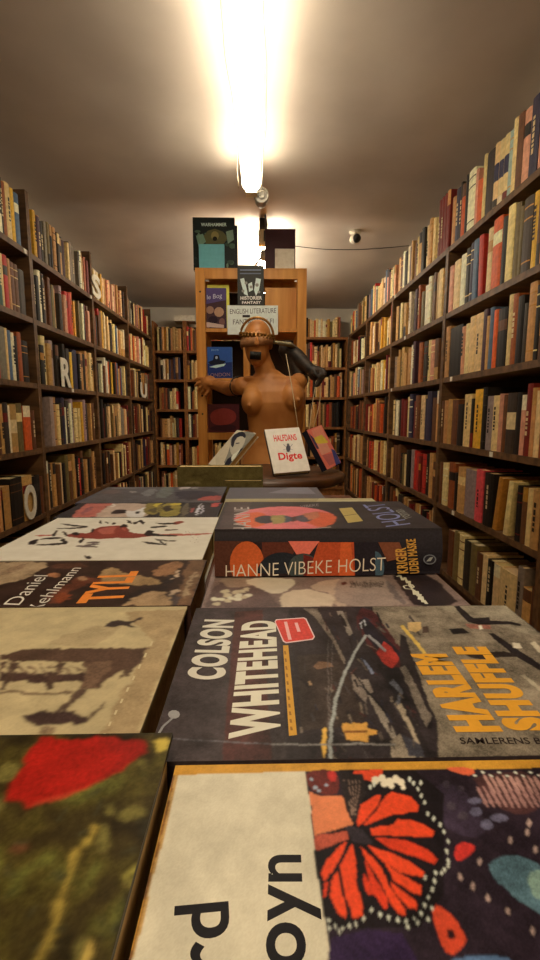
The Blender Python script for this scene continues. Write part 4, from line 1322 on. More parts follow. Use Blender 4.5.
def art_sixth(A):
    A.defer = True
    B = (60, 480, 6.353); C = (140, 480, 6.0)
    Z = lambda pts, c: A.zpoly(B, pts, c)
    Y = lambda pts, c: A.zpoly(C, pts, c)
    A.poly([(70, 508), (100, 483), (234, 483), (228, 508)], (82, 72, 62))
    A.sm = 1
    Z([(250, 80), (290, 62), (400, 64), (380, 84), (300, 92)], (98, 76, 62)); Z([(310, 44), (540, 40), (540, 54), (320, 58)], (110, 98, 82))
    Z([(436, 74), (456, 66), (486, 74), (470, 84)], (154, 134, 108))
    Y([(0, 94), (48, 54), (100, 54), (66, 100)], (120, 108, 90)); Y([(86, 104), (130, 44), (190, 34), (210, 60), (160, 108)], (104, 98, 78))
    Y([(206, 76), (240, 66), (400, 64), (496, 84), (480, 100), (380, 118), (240, 122)], (56, 48, 46))
    Y([(228, 52), (262, 30), (312, 28), (314, 40), (270, 58)], (176, 152, 122)); Y([(310, 52), (330, 38), (356, 40), (344, 56)], (140, 122, 100))
    Y([(340, 118), (380, 100), (490, 92), (486, 120), (400, 126)], (160, 70, 54))
    A.sm = 0
    A.raster(0.0012, 0.0035, 1, 0.2, 7)


flat('dark garden picture book with a red cap and a plaited cord', -0.262, -0.0356, 0.030, 0.1725, TZ, 0.8225, (44, 36, 18), (40, 34, 20), art_garden)
flat('cream book with a sepia picture of a building and a bird', -0.260, -0.0545, 0.1895, 0.3312, TZ, BZ, (186, 156, 102), (26, 20, 18), art_building)
flat('brown painted cover with orange title between the cream books', -0.258, -0.0525, 0.3330, 0.4425, TZ, BZ, (58, 36, 24), (60, 36, 26), art_tyll)
flat('white book with black brush lettering and a red splash', -0.279, -0.0575, 0.4445, 0.634, TZ, BZ, (212, 188, 146), (200, 180, 140), art_brush)
flat('pink and black patterned book behind the white brush-lettered one', -0.287, -0.0600, 0.6365, 0.7395, TZ, BZ, (46, 38, 34), (46, 38, 34), art_fifth)
flat('dark grey book at the far end of the table', -0.298, -0.0655, 0.7420, 0.906, TZ, BZ, (74, 66, 64), (50, 44, 42), art_sixth)

# two olive volumes standing on a small bench beyond the end of the table
bn_ = thing('bench', 'small dark bench beyond the table end under the olive books', 'bench', (-0.09, 1.09, 0))
q = MB(); q.box(-0.14, 0.14, -0.08, 0.10, 0.612, 0.634); q.build('bench_top', M_WALNUT, bn_)
for x in (-0.12, 0.12):
    for y in (-0.06, 0.08):
        q = MB(); q.box(x - 0.015, x + 0.015, y - 0.015, y + 0.015, 0, 0.6115); q.build('leg', M_WALNUT, bn_)


def art_olive(A):
    A.defer = True
    rnd = random.Random(4)
    A.lpoly([(0, 0), (A.w, 0), (A.w, A.h), (0, A.h)], (94, 78, 38))
    for k in range(26):
        z, x = rnd.uniform(0, A.h), rnd.uniform(-0.05, A.w)
        A.lpoly([(x, z), (x + rnd.uniform(0.03, 0.12), z + 0.001), (x + 0.05, z + rnd.uniform(0.003, 0.010))], rnd.choice([(110, 92, 46), (78, 62, 30), (124, 104, 56), (66, 54, 28)]))
    A.raster(0.0015, 0.003, 2, 0.16, 12)


def upright(label, x0, x1, y, z0, z1, t, c, art):
    return cover_book(label, face_M((x0, y, z0), (1, 0, 0), (0, 0, 1)), x1 - x0, z1 - z0, t, c, c, 'left', art, 'front', None, hang=0.0012, pages=lin((226, 204, 150)))


upright('larger olive book with cream page tops standing beyond the table end', -0.183, 0.006, 1.024, 0.635, 0.8345, 0.036, (94, 78, 38), art_olive)
upright('smaller olive book standing in front of the larger olive one', -0.080, 0.0065, 1.0015, 0.635, 0.8060, 0.0215, (84, 70, 36), art_olive)

# ================================================================== STOOL AND THE THREE LEANING BOOKS
SZ = 0.752
SX, SY, SR = 0.03, 1.60, 0.262
st = thing('round_table', 'low round brown wooden table carrying the three leaning books', 'table', (SX, SY, 0))
q = MB(); q.lathe([(SR - 0.012, SZ - 0.03), (SR, SZ - 0.024), (SR, SZ - 0.006), (SR - 0.008, SZ)], 56); q.build('table_top', M_STOOL, st)
q = MB(); q.lathe([(0.028, 0.08), (0.024, 0.3), (0.03, 0.55), (0.05, SZ - 0.031)], 24); q.build('pedestal', M_STOOL, st)
for k in range(3):
    a = R(90 + 120 * k)
    q = MB(); q.tube([(0.02 * math.cos(a), 0.02 * math.sin(a), 0.12), (0.1 * math.cos(a), 0.1 * math.sin(a), 0.09), (0.19 * math.cos(a), 0.19 * math.sin(a), 0.018)], [0.02, 0.018, 0.016], 10); q.build('leg', M_STOOL, st)


def art_poems(A):
    A.poly([(263, 427), (302, 425), (314, 474), (272, 476)], (206, 196, 176))
    A.text('HALFDANS', (274.4, 441.6), (297, 440.2), (273.2, 435.2), (190, 40, 30), 0.025)
    A.text('Digte', (279.4, 462.4), (303, 460.8), (277.8, 453), (190, 40, 30), 0.03)
    A.ell(288.3, 448.4, 2.3, 3.6, (66, 56, 50), 12)
    A.ell(288.0, 444.6, 1.3, 1.2, (70, 60, 52), 8)
    for s in (-1, 1):
        A.line([(288 + s * 2, 447), (288 + s * 4.6, 444.2)], 0.0016, (110, 98, 86))
        A.line([(288 + s * 2, 449), (288 + s * 5, 450)], 0.0014, (130, 118, 104))
    A.line([(286, 452), (291, 452)], 0.0016, (100, 90, 78))


def art_portrait(A):
    A.sm = 1
    Z = lambda pts, c: A.zpoly((205, 415, 3.857), pts, c)
    Z([(10, 192), (130, 45), (215, 72), (140, 196)], (168, 136, 92))
    Z([(66, 200), (96, 130), (100, 80), (150, 60), (195, 70), (205, 84), (140, 196)], (112, 94, 66))
    Z([(98, 150), (96, 110), (112, 80), (140, 66), (156, 74), (156, 100), (140, 130), (118, 160)], (158, 132, 92))
    Z([(98, 112), (108, 78), (140, 62), (158, 72), (156, 92), (142, 80), (118, 90), (108, 130)], (34, 28, 26))
    Z([(118, 108), (134, 106), (134, 110), (118, 112)], (50, 42, 38))
    Z([(74, 192), (92, 162), (118, 160), (142, 122), (162, 140), (136, 196), (74, 198)], (32, 27, 26))
    Z([(100, 160), (128, 138), (140, 126), (124, 156), (104, 184)], (180, 156, 112))


def art_orange(A):
    Z = lambda pts, c: A.zpoly((205, 415, 3.857), pts, c)
    A.poly([(300, 424), (325, 424), (350, 470), (320, 474)], (200, 92, 62))
    Z([(410, 60), (445, 40), (470, 90), (430, 110)], (216, 110, 72))
    Z([(420, 88), (450, 76), (476, 104), (452, 120), (428, 106)], (196, 150, 44))
    Z([(430, 112), (470, 108), (486, 140), (450, 156)], (222, 120, 80))
    Z([(395, 72), (420, 90), (440, 130), (424, 134)], (70, 44, 52))
    Z([(452, 156), (510, 140), (520, 176), (480, 196)], (170, 80, 60))
    Z([(486, 130), (520, 128), (526, 190), (506, 196)], (60, 54, 80))


def leaning3(label, TL, TR, BL, t, front, spine_col, art, **k):
    TL, TR, BL = Vector(TL), Vector(TR), Vector(BL)
    u, v = TR - TL, TL - BL
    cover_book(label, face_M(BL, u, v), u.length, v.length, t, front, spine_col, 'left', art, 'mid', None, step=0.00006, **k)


leaning3('white poetry book with red lettering, standing in the middle of the round table', (0.0149, 1.5364, 0.8995), (0.1303, 1.5596, 0.9060), (0.0432, 1.4321, 0.7670), 0.018,
         (206, 196, 176), (44, 36, 30), art_poems)
leaning3('cream book with a black and white portrait of a man, leaning over on its corner', (-0.0841, 1.7142, 0.8919), (-0.0138, 1.6256, 0.8845), (-0.1846, 1.6447, 0.7744), 0.020,
         (176, 144, 98), (150, 116, 74), art_portrait, pages=lin((196, 158, 104)))
leaning3('orange and black book leaning beside the white poetry book', (0.1572, 1.5595, 0.8970), (0.2158, 1.6373, 0.9118), (0.2244, 1.5333, 0.7670), 0.024,
         (200, 92, 62), (34, 28, 28), art_orange)

# ================================================================== PINE SHELF UNIT
TY = 2.62
pu = thing('shelf_unit', 'tall orange pine shelf unit with books behind the mannequin', 'shelf unit', (-0.045, TY, 0))
X0, X1 = -0.299, 0.299
for x in (X0, X1 - 0.050):
    for y in (0.0, 0.26):
        q = MB(); q.box(x, x + 0.050, y, y + 0.036, 0, 1.722)
        q.build('post', M_PINE, pu)
for y in (0.004, 0.266):
    q = MB(); q.box(X0 + 0.0505, X1 - 0.0505, y, y + 0.022, 1.668, 1.716); q.build('top_rail', M_PINE, pu)
for z in (1.4105, 1.146, 0.846, 0.5, 0.16):
    q = MB(); q.box(X0 + 0.0505, X1 - 0.0505, 0.002, 0.294, z - (0.018 if z != 0.846 else 0.038), z); q.build('shelf', M_PINE, pu)
q = MB(); q.box(X0 + 0.0505, X1 - 0.0505, 0.002, 0.294, 1.7165, 1.722); q.build('top_board', M_PINE, pu)
q = MB(); q.box(X0 + 0.051, X1 - 0.051, 0.2885, 0.2935, 1.415, 1.665); q.build('back_panel', M_BACK, pu)
q = MB(); q.box(X0 + 0.051, X1 - 0.051, 0.2885, 0.2935, 0.85, 1.12); q.build('back_panel', M_BACK, pu)
q = MB(); q.box(X0 + 0.051, X1 - 0.051, 0.2885, 0.2935, 1.15, 1.388); q.build('back_panel', M_BACK, pu)
q = MB(); q.box(0.075, X1 - 0.052, 0.03, 0.045, 1.411, 1.63); q.build('plywood_panel', M_PINE, pu)
q = MB(); q.box(-0.045, -0.010, 0.02, 0.27, 1.1465, 1.392); q.build('divider', M_PINE, pu)
for zz in (1.60, 1.05, 0.95):
    q = MB(); q.lathe([(0.005, -0.001), (0.0055, 0.0015)], 10, (X0 + 0.025, 0, zz), 'y'); q.build('bolt', M_BLACKP, pu)


def face_out(label, x0, y0, x1, y1, Y, t, front, spine_col, art=None, zone='tower', z=None, **k):
    a = on(1, Y, x0, y1); b = on(1, Y, x1, y0)
    zb = a.z if z is None else z
    w, h = b.x - a.x, b.z - zb
    M = face_M((a.x, Y, zb), (1, 0, 0), (0, 0, 1))
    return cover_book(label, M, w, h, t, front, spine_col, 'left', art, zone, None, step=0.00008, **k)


def art_fantasy(A):
    A.poly([(193, 217), (236, 217), (236, 269), (193, 269)], (30, 32, 26))
    A.text('WARHAMMER', (201, 226.3), (226.5, 226.3), (201, 222.8), (200, 204, 190), 0.02)
    rnd = random.Random(3)
    for _ in range(46):
        x, y = rnd.uniform(195, 233), rnd.uniform(231, 266)
        A.ell(x, y, rnd.uniform(1, 3.6), rnd.uniform(1, 3), rnd.choice([(52, 62, 42), (72, 84, 56), (28, 30, 22), (96, 106, 74), (38, 44, 34)]), 7)
    A.poly([(202, 238), (208, 231), (215, 229), (223, 232), (228, 238), (224, 244), (206, 244)], (86, 74, 38))
    A.ell(215, 236, 4, 4.6, (128, 104, 52), 10); A.ell(215, 239, 2.4, 2.4, (30, 24, 16), 8)
    A.poly([(196, 236), (203, 234), (206, 242), (199, 248)], (104, 118, 84)); A.poly([(226, 232), (233, 230), (234, 240), (228, 244)], (120, 130, 96))


TT = 1.7225
face_out('large dark fantasy book with a white title on top of the pine unit', 193.6, 217.6, 234.5, 268, 2.665, 0.026, (30, 32, 26), (24, 24, 20), art_fantasy, zone='top', z=TT)
face_out('black book standing behind the large dark fantasy book on the pine unit', 200, 225.5, 237.3, 268, 2.696, 0.02, (30, 27, 25), (26, 24, 22), zone='top', z=TT)
face_out('small teal book in front of the large dark fantasy book', 199.2, 244.2, 224.2, 268, 2.640, 0.018, (104, 150, 132), (84, 120, 108), zone='top', z=TT)
face_out('maroon book standing on the pine unit beside the lamp glow', 265, 229, 295.5, 268, 2.68, 0.03, (62, 28, 26), (50, 24, 22), zone='top', z=TT)
o = MB(); a = on(1, 2.65, 275, 268); b = on(1, 2.65, 294.5, 248.8)
o.box(a.x, b.x, 2.650, 2.656, TT, b.z)
tag(o.build('card', M_WHITE), 'pale grey card leaning in front of the maroon book', 'card')


def art_purple(A):
    A.poly([(203, 287), (227, 287), (227, 329), (203, 329)], (84, 62, 88))
    A.poly([(204, 304), (226, 300), (226, 329), (204, 329)], (70, 42, 40))
    A.text('le Bog', (207, 301), (222, 299), (207, 295), (196, 174, 160), 0.0)
    for x, y, rx, ry, c in ((210, 310, 4, 4, (150, 104, 74)), (219, 312, 5, 5, (176, 124, 84)), (213, 320, 5, 4, (44, 26, 30)), (222, 322, 3, 4, (120, 76, 60)), (208, 325, 3, 3, (152, 100, 70))):
        A.ell(x, y, rx, ry, c, 10)
    A.poly([(206, 322), (224, 325), (224, 328), (206, 327)], (190, 150, 120))


def art_ship(A):
    A.poly([(205, 346), (233, 346), (233, 378), (205, 378)], (50, 78, 122))
    A.poly([(205, 364), (233, 362), (233, 378), (205, 378)], (34, 46, 84))
    A.poly([(208, 362), (213, 360), (214, 355), (219, 355), (220, 360), (226, 361), (223, 364), (211, 365)], (24, 26, 34))
    A.ell(216.5, 357.6, 1.3, 1.6, (170, 160, 150), 8)
    A.poly([(209, 367), (216, 365), (226, 363.5), (224, 366), (216, 368)], (190, 196, 200))
    A.text('LONDON', (208, 377), (230, 376), (208, 373.5), (150, 104, 90), 0.0)
    A.text('Jack', (211, 351), (219, 351), (211, 349), (150, 166, 190), 0.0)


def art_redbook(A):
    A.poly([(207, 404), (239, 404), (239, 433), (207, 433)], (70, 26, 20))
    A.sm = 2
    A.poly([(209, 412), (224, 407), (237, 412), (235, 424), (212, 426)], (120, 40, 26))
    A.poly([(210, 426), (236, 424), (236, 431), (210, 431)], (50, 20, 18))


face_out('purple picture book in the top compartment of the pine unit', 206.6, 288, 226, 328, 2.645, 0.02, (84, 62, 88), (60, 44, 62), art_purple, zone='top', z=1.411)
face_out('yellow book behind the purple one in the pine unit', 208, 285, 229, 328, 2.672, 0.018, (214, 170, 52), (190, 144, 40), z=1.411)
face_out('blue book with a dark figure at sea, in the pine unit', 207.6, 347, 232, 377.5, 2.645, 0.02, (50, 78, 122), (150, 160, 176), art_ship, zone='top', z=1.1465)
face_out('dark red book on the lower shelf of the pine unit', 208, 404, 239, 433, 2.66, 0.022, (70, 26, 20), (50, 20, 18), art_redbook, z=0.8465)


def art_hung(A):
    A.poly([(237, 265), (264, 265), (264, 305), (237, 305)], (50, 43, 30))
    A.line([(240, 270), (261, 270)], 0.006, (96, 92, 84)); A.line([(240, 273.5), (261, 273.5)], 0.006, (84, 80, 72))
    for p in ([(240, 279), (244, 278), (247, 290), (248, 296), (244, 294)], [(256, 278), (261, 279), (259, 290), (256, 296), (254, 290)], [(248, 284), (252, 282), (253, 290), (249, 292)]):
        A.poly(p, (176, 164, 132))
    for x, y, r in ((246, 283, 1.6), (257, 285, 1.8), (251, 287, 1.5), (243, 291, 1.5), (259, 292, 1.4)):
        A.ell(x, y, r, r, (120, 104, 76), 8)
    A.text('HISTORIER', (240.5, 300), (262, 299.6), (240.5, 296.4), (222, 214, 196), 0.03)
    A.text('FANTASY', (242, 304), (261, 303.8), (242, 301.2), (206, 196, 176), 0.03)


face_out('dark book with white lettering hung on the pine top rail above the sign', 237.7, 265.5, 263.8, 304.6, 2.6065, 0.012, (50, 43, 30), (40, 34, 24), art_hung)

mb = MB()
a = on(1, 2.611, 227.6, 334.5); b = on(1, 2.611, 278, 305.5)
Ms = face_M((a.x, 2.611, a.z), (1, 0, 0), (0, 0, 1))
mb.box(0, b.x - a.x, 0, 0.0025, 0, b.z - a.z, P((184, 170, 134), 'tower'))
A = Art(mb, Ms, b.x - a.x, b.z - a.z, 'tower', step=0.0003)
A.text('ENGLISH LITERATURE', (230, 314), (276, 313), (230, 309), (70, 58, 48), 0.0)
A.text('FANTASY SCI-FI', (233, 324.5), (273.5, 323.5), (233, 319.5), (70, 58, 48), 0.0)
A.poly([(242.5, 315), (250, 315), (250, 317.4), (242.5, 317.4)], (34, 28, 24))
tag(mb.build('sign', M_GLOSS, M=Ms), 'paper sign with capital lettering fixed to the pine unit above the mannequin', 'sign')

mb = MB(); mb.box(-0.83, -0.63, BY + 0.01, BY + 0.18, 1.8455, 1.90)
tag(mb.build('box', M_WHITE), 'white box lying on top of the back bookcase in the left corner', 'box')

# ================================================================== LETTER MARKERS
def letter(ch, px, py0, py1, bay, row, Xf=-1.0445):
    z = LZ[row] + 0.001
    y0 = on(0, Xf, px[0], py1).y; y1 = on(0, Xf, px[1], py1).y
    h = on(0, Xf, (px[0] + px[1]) / 2, py0).z - z
    vs, fs, asp = text_geom(ch, 0.035)
    mbl = MB()
    w = y1 - y0
    n = len(vs)
    for x in (-0.002, 0.002):
        mbl.mesh([(x, v[0] * w - w / 2, v[1] * h) for v in vs], fs)
    # rim
    cnt = {}
    for f in fs:
        for i in range(len(f)):
            e = (f[i], f[(i + 1) % len(f)])
            cnt[e] = cnt.get(e, 0) + 1
    for e in cnt:
        if (e[1], e[0]) not in cnt:
            p, q_ = vs[e[0]], vs[e[1]]
            mbl.poly([(-0.002, p[0] * w - w / 2, p[1] * h), (-0.002, q_[0] * w - w / 2, q_[1] * h), (0.002, q_[0] * w - w / 2, q_[1] * h), (0.002, p[0] * w - w / 2, p[1] * h)])
    o = mbl.build('letter_sign', M_WHITE, loc=(-1.0445, (y0 + y1) / 2, z))
    tag(o, f'white cut-out letter {ch} standing before the books on the left wall', 'letter', 'letter markers on the left wall shelves')


letter('O', (25.5, 37.5), 484, 516, 1, 4)
letter('R', (62, 71.5), 359, 387, 2, 2)
letter('S', (93, 101), 276, 300, 3, 0)
letter('U', (141, 147), 383, 398, 4, 2)

# ================================================================== MANNEQUIN
MY = 2.2
mq = thing('mannequin', 'nude tan shop mannequin wearing a crown and blindfold, hand on the pine unit', 'mannequin', (0.06, MY, 0))
ORG = Vector((0.06, MY, 0))


def mp(px, py, Y):
    return on(1, Y, px, py) - ORG


def rings(mb, rows, n=28):
    """ROWS: (centre, rx, ry) from bottom to top."""
    vs, fs = [], []
    for c, rx, ry in rows:
        for i in range(n):
            a = 2 * math.pi * i / n
            ca, sa = math.cos(a), math.sin(a)
            e = 0.86
            vs.append((c[0] + rx * math.copysign(abs(ca) ** e, ca), c[1] + ry * math.copysign(abs(sa) ** e, sa), c[2]))
    for k in range(len(rows) - 1):
        for i in range(n):
            j = (i + 1) % n
            fs.append((k * n + i, k * n + j, (k + 1) * n + j, (k + 1) * n + i))
    fs.append(tuple(range(n - 1, -1, -1))); fs.append(tuple((len(rows) - 1) * n + i for i in range(n)))
    mb.mesh(vs, fs, smooth=True)


def chain(mb, pts, rad, flat=1.0):
    """A closed limb with rounded ends that tapers through the given joints."""
    P_, r_ = [], []
    for i in range(len(pts) - 1):
        for k in range(6):
            t = k / 6
            P_.append(Vector(pts[i]).lerp(Vector(pts[i + 1]), t)); r_.append(rad[i] * (1 - t) + rad[i + 1] * t)
    P_.append(Vector(pts[-1])); r_.append(rad[-1])
    mb.tube(P_, r_, 14, flat=flat)
    for p, r in ((pts[0], rad[0]), (pts[-1], rad[-1])):
        mb.ellipsoid(p, (r, r, r), None, 14, 10)


def solid(o, vox, it=8, fac=0.5):
    m = o.modifiers.new('one_surface', 'REMESH'); m.mode = 'VOXEL'; m.voxel_size = vox; m.use_smooth_shade = True
    s = o.modifiers.new('soften', 'SMOOTH'); s.factor = fac; s.iterations = it
    return o


body = MB()
cx = lambda px, py: mp(px, py, MY)
rows = [((0.012, 0.0, 0.52), 0.15, 0.10), ((0.012, 0.005, 0.60), 0.168, 0.112), ((0.012, 0.0, 0.68), 0.172, 0.112), ((0.012, 0.0, 0.75), 0.150, 0.096), ((0.012, 0.0, 0.83), 0.124, 0.082),
        ((0.014, 0.0, 0.89), 0.128, 0.086), ((0.013, 0.0, 0.95), 0.134, 0.096), ((0.010, 0.0, 1.00), 0.142, 0.102), ((0.008, 0.005, 1.05), 0.146, 0.096), ((0.000, 0.008, 1.085), 0.132, 0.078),
        ((-0.008, 0.010, 1.112), 0.098, 0.062), ((-0.020, 0.010, 1.134), 0.066, 0.052), ((-0.026, 0.006, 1.150), 0.050, 0.047)]
rings(body, rows)
# neck and head, bent a little to one side
chain(body, [(-0.024, 0.006, 1.12), (-0.050, -0.004, 1.19), (-0.066, -0.010, 1.24)], [0.050, 0.044, 0.046])
HR = Matrix.Rotation(R(4), 3, 'Y') @ Matrix.Rotation(R(6), 3, 'X')
HC = Vector((-0.073, -0.018, 1.286))
body.ellipsoid(HC + Vector((0.002, 0.012, 0.008)), (0.064, 0.084, 0.080), HR)
body.ellipsoid(HC + Vector((0, -0.020, -0.035)), (0.055, 0.062, 0.072), HR)
body.ellipsoid(HC + Vector((0.0, -0.046, -0.102)), (0.025, 0.025, 0.022), HR)
body.ellipsoid(HC + Vector((0, -0.022, -0.055)), (0.050, 0.056, 0.066), HR)
body.ellipsoid(HC + Vector((0, -0.088, -0.022)), (0.010, 0.016, 0.024), HR, 12, 8)
body.ellipsoid(HC + Vector((0, -0.094, -0.034)), (0.013, 0.012, 0.009), HR, 12, 8)
for s in (-1, 1):
    body.ellipsoid(HC + Vector((s * 0.066, 0.010, -0.016)), (0.008, 0.018, 0.030), HR, 12, 8)
    body.ellipsoid(HC + Vector((s * 0.030, -0.074, -0.012)), (0.018, 0.012, 0.010), HR, 12, 8)
    body.ellipsoid(HC + Vector((s * 0.022, -0.080, 0.012)), (0.022, 0.010, 0.007), HR, 12, 8)
for z, w in ((-0.068, 0.024), (-0.078, 0.020)):
    body.ellipsoid(HC + Vector((0, -0.076, z)), (w, 0.012, 0.006), HR, 12, 8)
# bust
for px, py, rx, nx_, ny_ in ((252.5, 404, 0.056, 249, 405.5), (292, 400, 0.060, 298.5, 400)):
    c = mp(px, py - 2.5, MY - 0.060); body.ellipsoid(c, (rx * 0.92, 0.062, 0.066), Matrix.Rotation(R(-28), 3, 'X'), 22, 16)
    body.ellipsoid(mp(px + (1 if px < 270 else -1), py - 9, MY - 0.045), (0.048, 0.046, 0.062), Matrix.Rotation(R(-30), 3, 'X'), 20, 14)
    body.ellipsoid(mp(nx_, ny_, MY - 0.119), (0.009, 0.014, 0.009), None, 10, 8)
# collar bones
for s in (-1, 1):
    chain(body, [(-0.02 + s * 0.022, -0.046, 1.112), (-0.004 + s * 0.12, -0.022, 1.112)], [0.010, 0.012])
# shoulder caps
sl = mp(242.5, 386, MY + 0.01); sr = mp(298.5, 382, MY + 0.01)
body.ellipsoid(sl, (0.043, 0.045, 0.043)); body.ellipsoid(sr, (0.040, 0.045, 0.043))
# arm reaching back to the pine post
el = mp(229, 388.5, 2.40); wr = mp(216, 385, 2.545)
chain(body, [sl, el, wr], [0.041, 0.038, 0.028])
hand = mp(208.5, 383.5, 2.575)
chain(body, [wr, hand], [0.026, 0.027], 0.8)
body.ellipsoid(hand + Vector((0.004, 0, 0.002)), (0.044, 0.022, 0.041), Matrix.Rotation(R(-14), 3, 'Y'))
K1 = [((203, 378.5), (198, 378.2), (193.2, 380.8)), ((202.5, 382), (197.5, 383.2), (194.8, 386)), ((203, 385.6), (199, 388), (197.6, 390.5)), ((204.5, 388.6), (202, 391.4), (201.4, 393.6))]
for k, (a, b, c) in enumerate(K1):
    r = 0.0088 - 0.0006 * (k == 3)
    chain(body, [hand + Vector((-0.008, -0.002, 0.018 - 0.012 * k)), mp(*a, 2.583), mp(*b, 2.585), mp(*c, 2.594)], [0.0105, r, r * 0.94, r * 0.78])
chain(body, [hand + Vector((0.016, -0.008, -0.014)), mp(208.5, 391, 2.570), mp(205.2, 395.2, 2.572)], [0.0125, 0.0098, 0.0078])
bo = solid(body.build('body', M_SKIN, mq), 0.0046, 5, 0.5)

# raised black arm on the other side: shoulder, elbow beside the head, forearm out to a closed hand
arm = MB()
s0 = mp(300, 380, MY + 0.03); e0 = mp(287, 350, MY + 0.06); w0 = mp(309, 368, MY - 0.03); h0 = mp(316, 373.5, MY - 0.05)
chain(arm, [s0, s0.lerp(e0, 0.5) + Vector((0.014, 0, 0)), e0], [0.040, 0.046, 0.042])
chain(arm, [e0, e0.lerp(w0, 0.45) + Vector((0.005, 0, 0.006)), w0], [0.042, 0.034, 0.026])
arm.ellipsoid(h0, (0.034, 0.028, 0.036), Matrix.Rotation(R(35), 3, 'Y'))
chain(arm, [w0, h0], [0.026, 0.027])
for k in range(4):
    b = h0 + Vector((0.030 - 0.006 * k, -0.018, 0.014 - 0.015 * k))
    chain(arm, [h0 + Vector((0.006, -0.006, 0.018 - 0.011 * k)), b, b + Vector((0.008 - 0.004 * k, -0.016, -0.020)), b + Vector((-0.016, -0.022, -0.026))], [0.012, 0.0108, 0.010, 0.0085])
chain(arm, [h0 + Vector((-0.012, -0.014, 0.010)), h0 + Vector((-0.006, -0.036, -0.006)), h0 + Vector((0.010, -0.042, -0.022))], [0.013, 0.011, 0.009])
ao = solid(arm.build('arm', M_BLACK, mq), 0.0048, 4, 0.5)
ao['label'] = 'raised arm in a long black glove'

# grey cloth strip over the elbow, running to the back of the head
cl = MB()
cl.tube([mp(271, 343, MY + 0.0), mp(276, 342.3, MY - 0.01), mp(282, 343.5, MY - 0.015), mp(289, 344.5, MY - 0.002), mp(295, 347.5, MY + 0.03)], [0.010, 0.014, 0.020, 0.020, 0.012], 12, flat=0.5)
cl.build('cloth_strip', M_CLOTH, mq)

# crown: arch over the head, beaded band, blindfold, tape over the mouth
cw = MB()
pts = []
for i in range(25):
    a = math.pi * i / 24
    pts.append(HC + HR @ Vector((0.073 * math.cos(a), -0.040, 0.012 + 0.078 * math.sin(a))))
cw.tube(pts, 0.0055, 8)
pts = [HC + HR @ Vector((0.0725 * math.cos(2 * math.pi * i / 36), 0.008 + 0.092 * math.sin(2 * math.pi * i / 36), 0.012)) for i in range(37)]
cw.tube(pts, [0.008] * 37, 8)
crown = cw.build('crown', M_BRASS, mq)
bd = MB()
for i in range(30):
    a = math.pi + math.pi * i / 29
    p = HC + HR @ Vector((0.078 * math.cos(a), 0.008 + 0.099 * math.sin(a), 0.012 + (0.007 if i % 2 else -0.004)))
    bd.ellipsoid(p, (0.0058, 0.0058, 0.0070), None, 8, 6)
bd.build('beading', M_BRASS, crown)
rb = MB()
n = 40
vs, fs = [], []
for i in range(n):
    a = 2 * math.pi * i / n
    for r_, zz in ((1.0, -0.030), (1.03, -0.012), (1.0, 0.006), (0.94, 0.006), (0.94, -0.030)):
        vs.append(HC + HR @ Vector((0.0735 * r_ * math.cos(a), 0.000 + 0.0955 * r_ * math.sin(a), zz + 0.010 * math.cos(a))))
for i in range(n):
    j = (i + 1) % n
    for k in range(5):
        l = (k + 1) % 5
        fs.append((i * 5 + k, j * 5 + k, j * 5 + l, i * 5 + l))
rb.mesh(vs, fs, smooth=True)
rb.build('blindfold', M_RIBBON, mq)
tp = MB()
for i in range(8):
    a0, a1 = R(-90 - 24 + 6 * i), R(-90 - 24 + 6 * (i + 1))
    v = [HC + HR @ Vector((0.060 * math.cos(a), -0.018 + 0.075 * math.sin(a), z)) for a, z in ((a0, -0.090), (a1, -0.090), (a1, -0.056), (a0, -0.056))]
    tp.poly(v, smooth=True)
t_o = tp.build('mouth_tape', M_BLACKP, mq)
sd = t_o.modifiers.new('thickness', 'SOLIDIFY'); sd.thickness = 0.0015; sd.offset = 1
bn = MB()
d = (el - sl).normalized()
bc = sl.lerp(el, 0.22)
ax = d.cross(Vector((0, 0, 1))).normalized(); bx = d.cross(ax)
bn.tube([bc + (ax * math.cos(2 * math.pi * i / 24) + bx * math.sin(2 * math.pi * i / 24)) * 0.0465 for i in range(25)], 0.0035, 6)
bn.build('arm_cord', M_BLACKP, mq)
pl = MB(); pl.lathe([(0.16, 0.0), (0.16, 0.010), (0.03, 0.022), (0.014, 0.03), (0.014, 0.53)], 32, (0.012, 0, 0)); pl.build('stand', M_METAL, mq)

# cords hanging from the black hand
for k, (nm, pts) in enumerate((('pale cord hanging from the black elbow down beside the bust', [(286, 354, 2.15), (291, 382, 2.09), (294, 400, 2.03), (298, 427, 1.95)]),
                               ('pale cord hanging straight from the closed black hand', [(316.3, 380, 2.12), (313, 400, 2.10), (311, 414, 2.05), (308, 440, 2.0)]),
                               ('second pale cord from the closed black hand, farther out', [(321, 384, 2.12), (320, 400, 2.10), (318, 410, 2.08), (311.5, 436, 2.05)]))):
    c = MB(); p0 = on(1, pts[0][2], pts[0][0], pts[0][1])
    c.tube([on(1, y, x, yy) - p0 for x, yy, y in pts], 0.0019, 6)
    tag(c.build('cord', M_CORD, loc=p0), nm, 'cord', 'cords hanging from the mannequin')

# ================================================================== LAMPS
DROP = 0.045


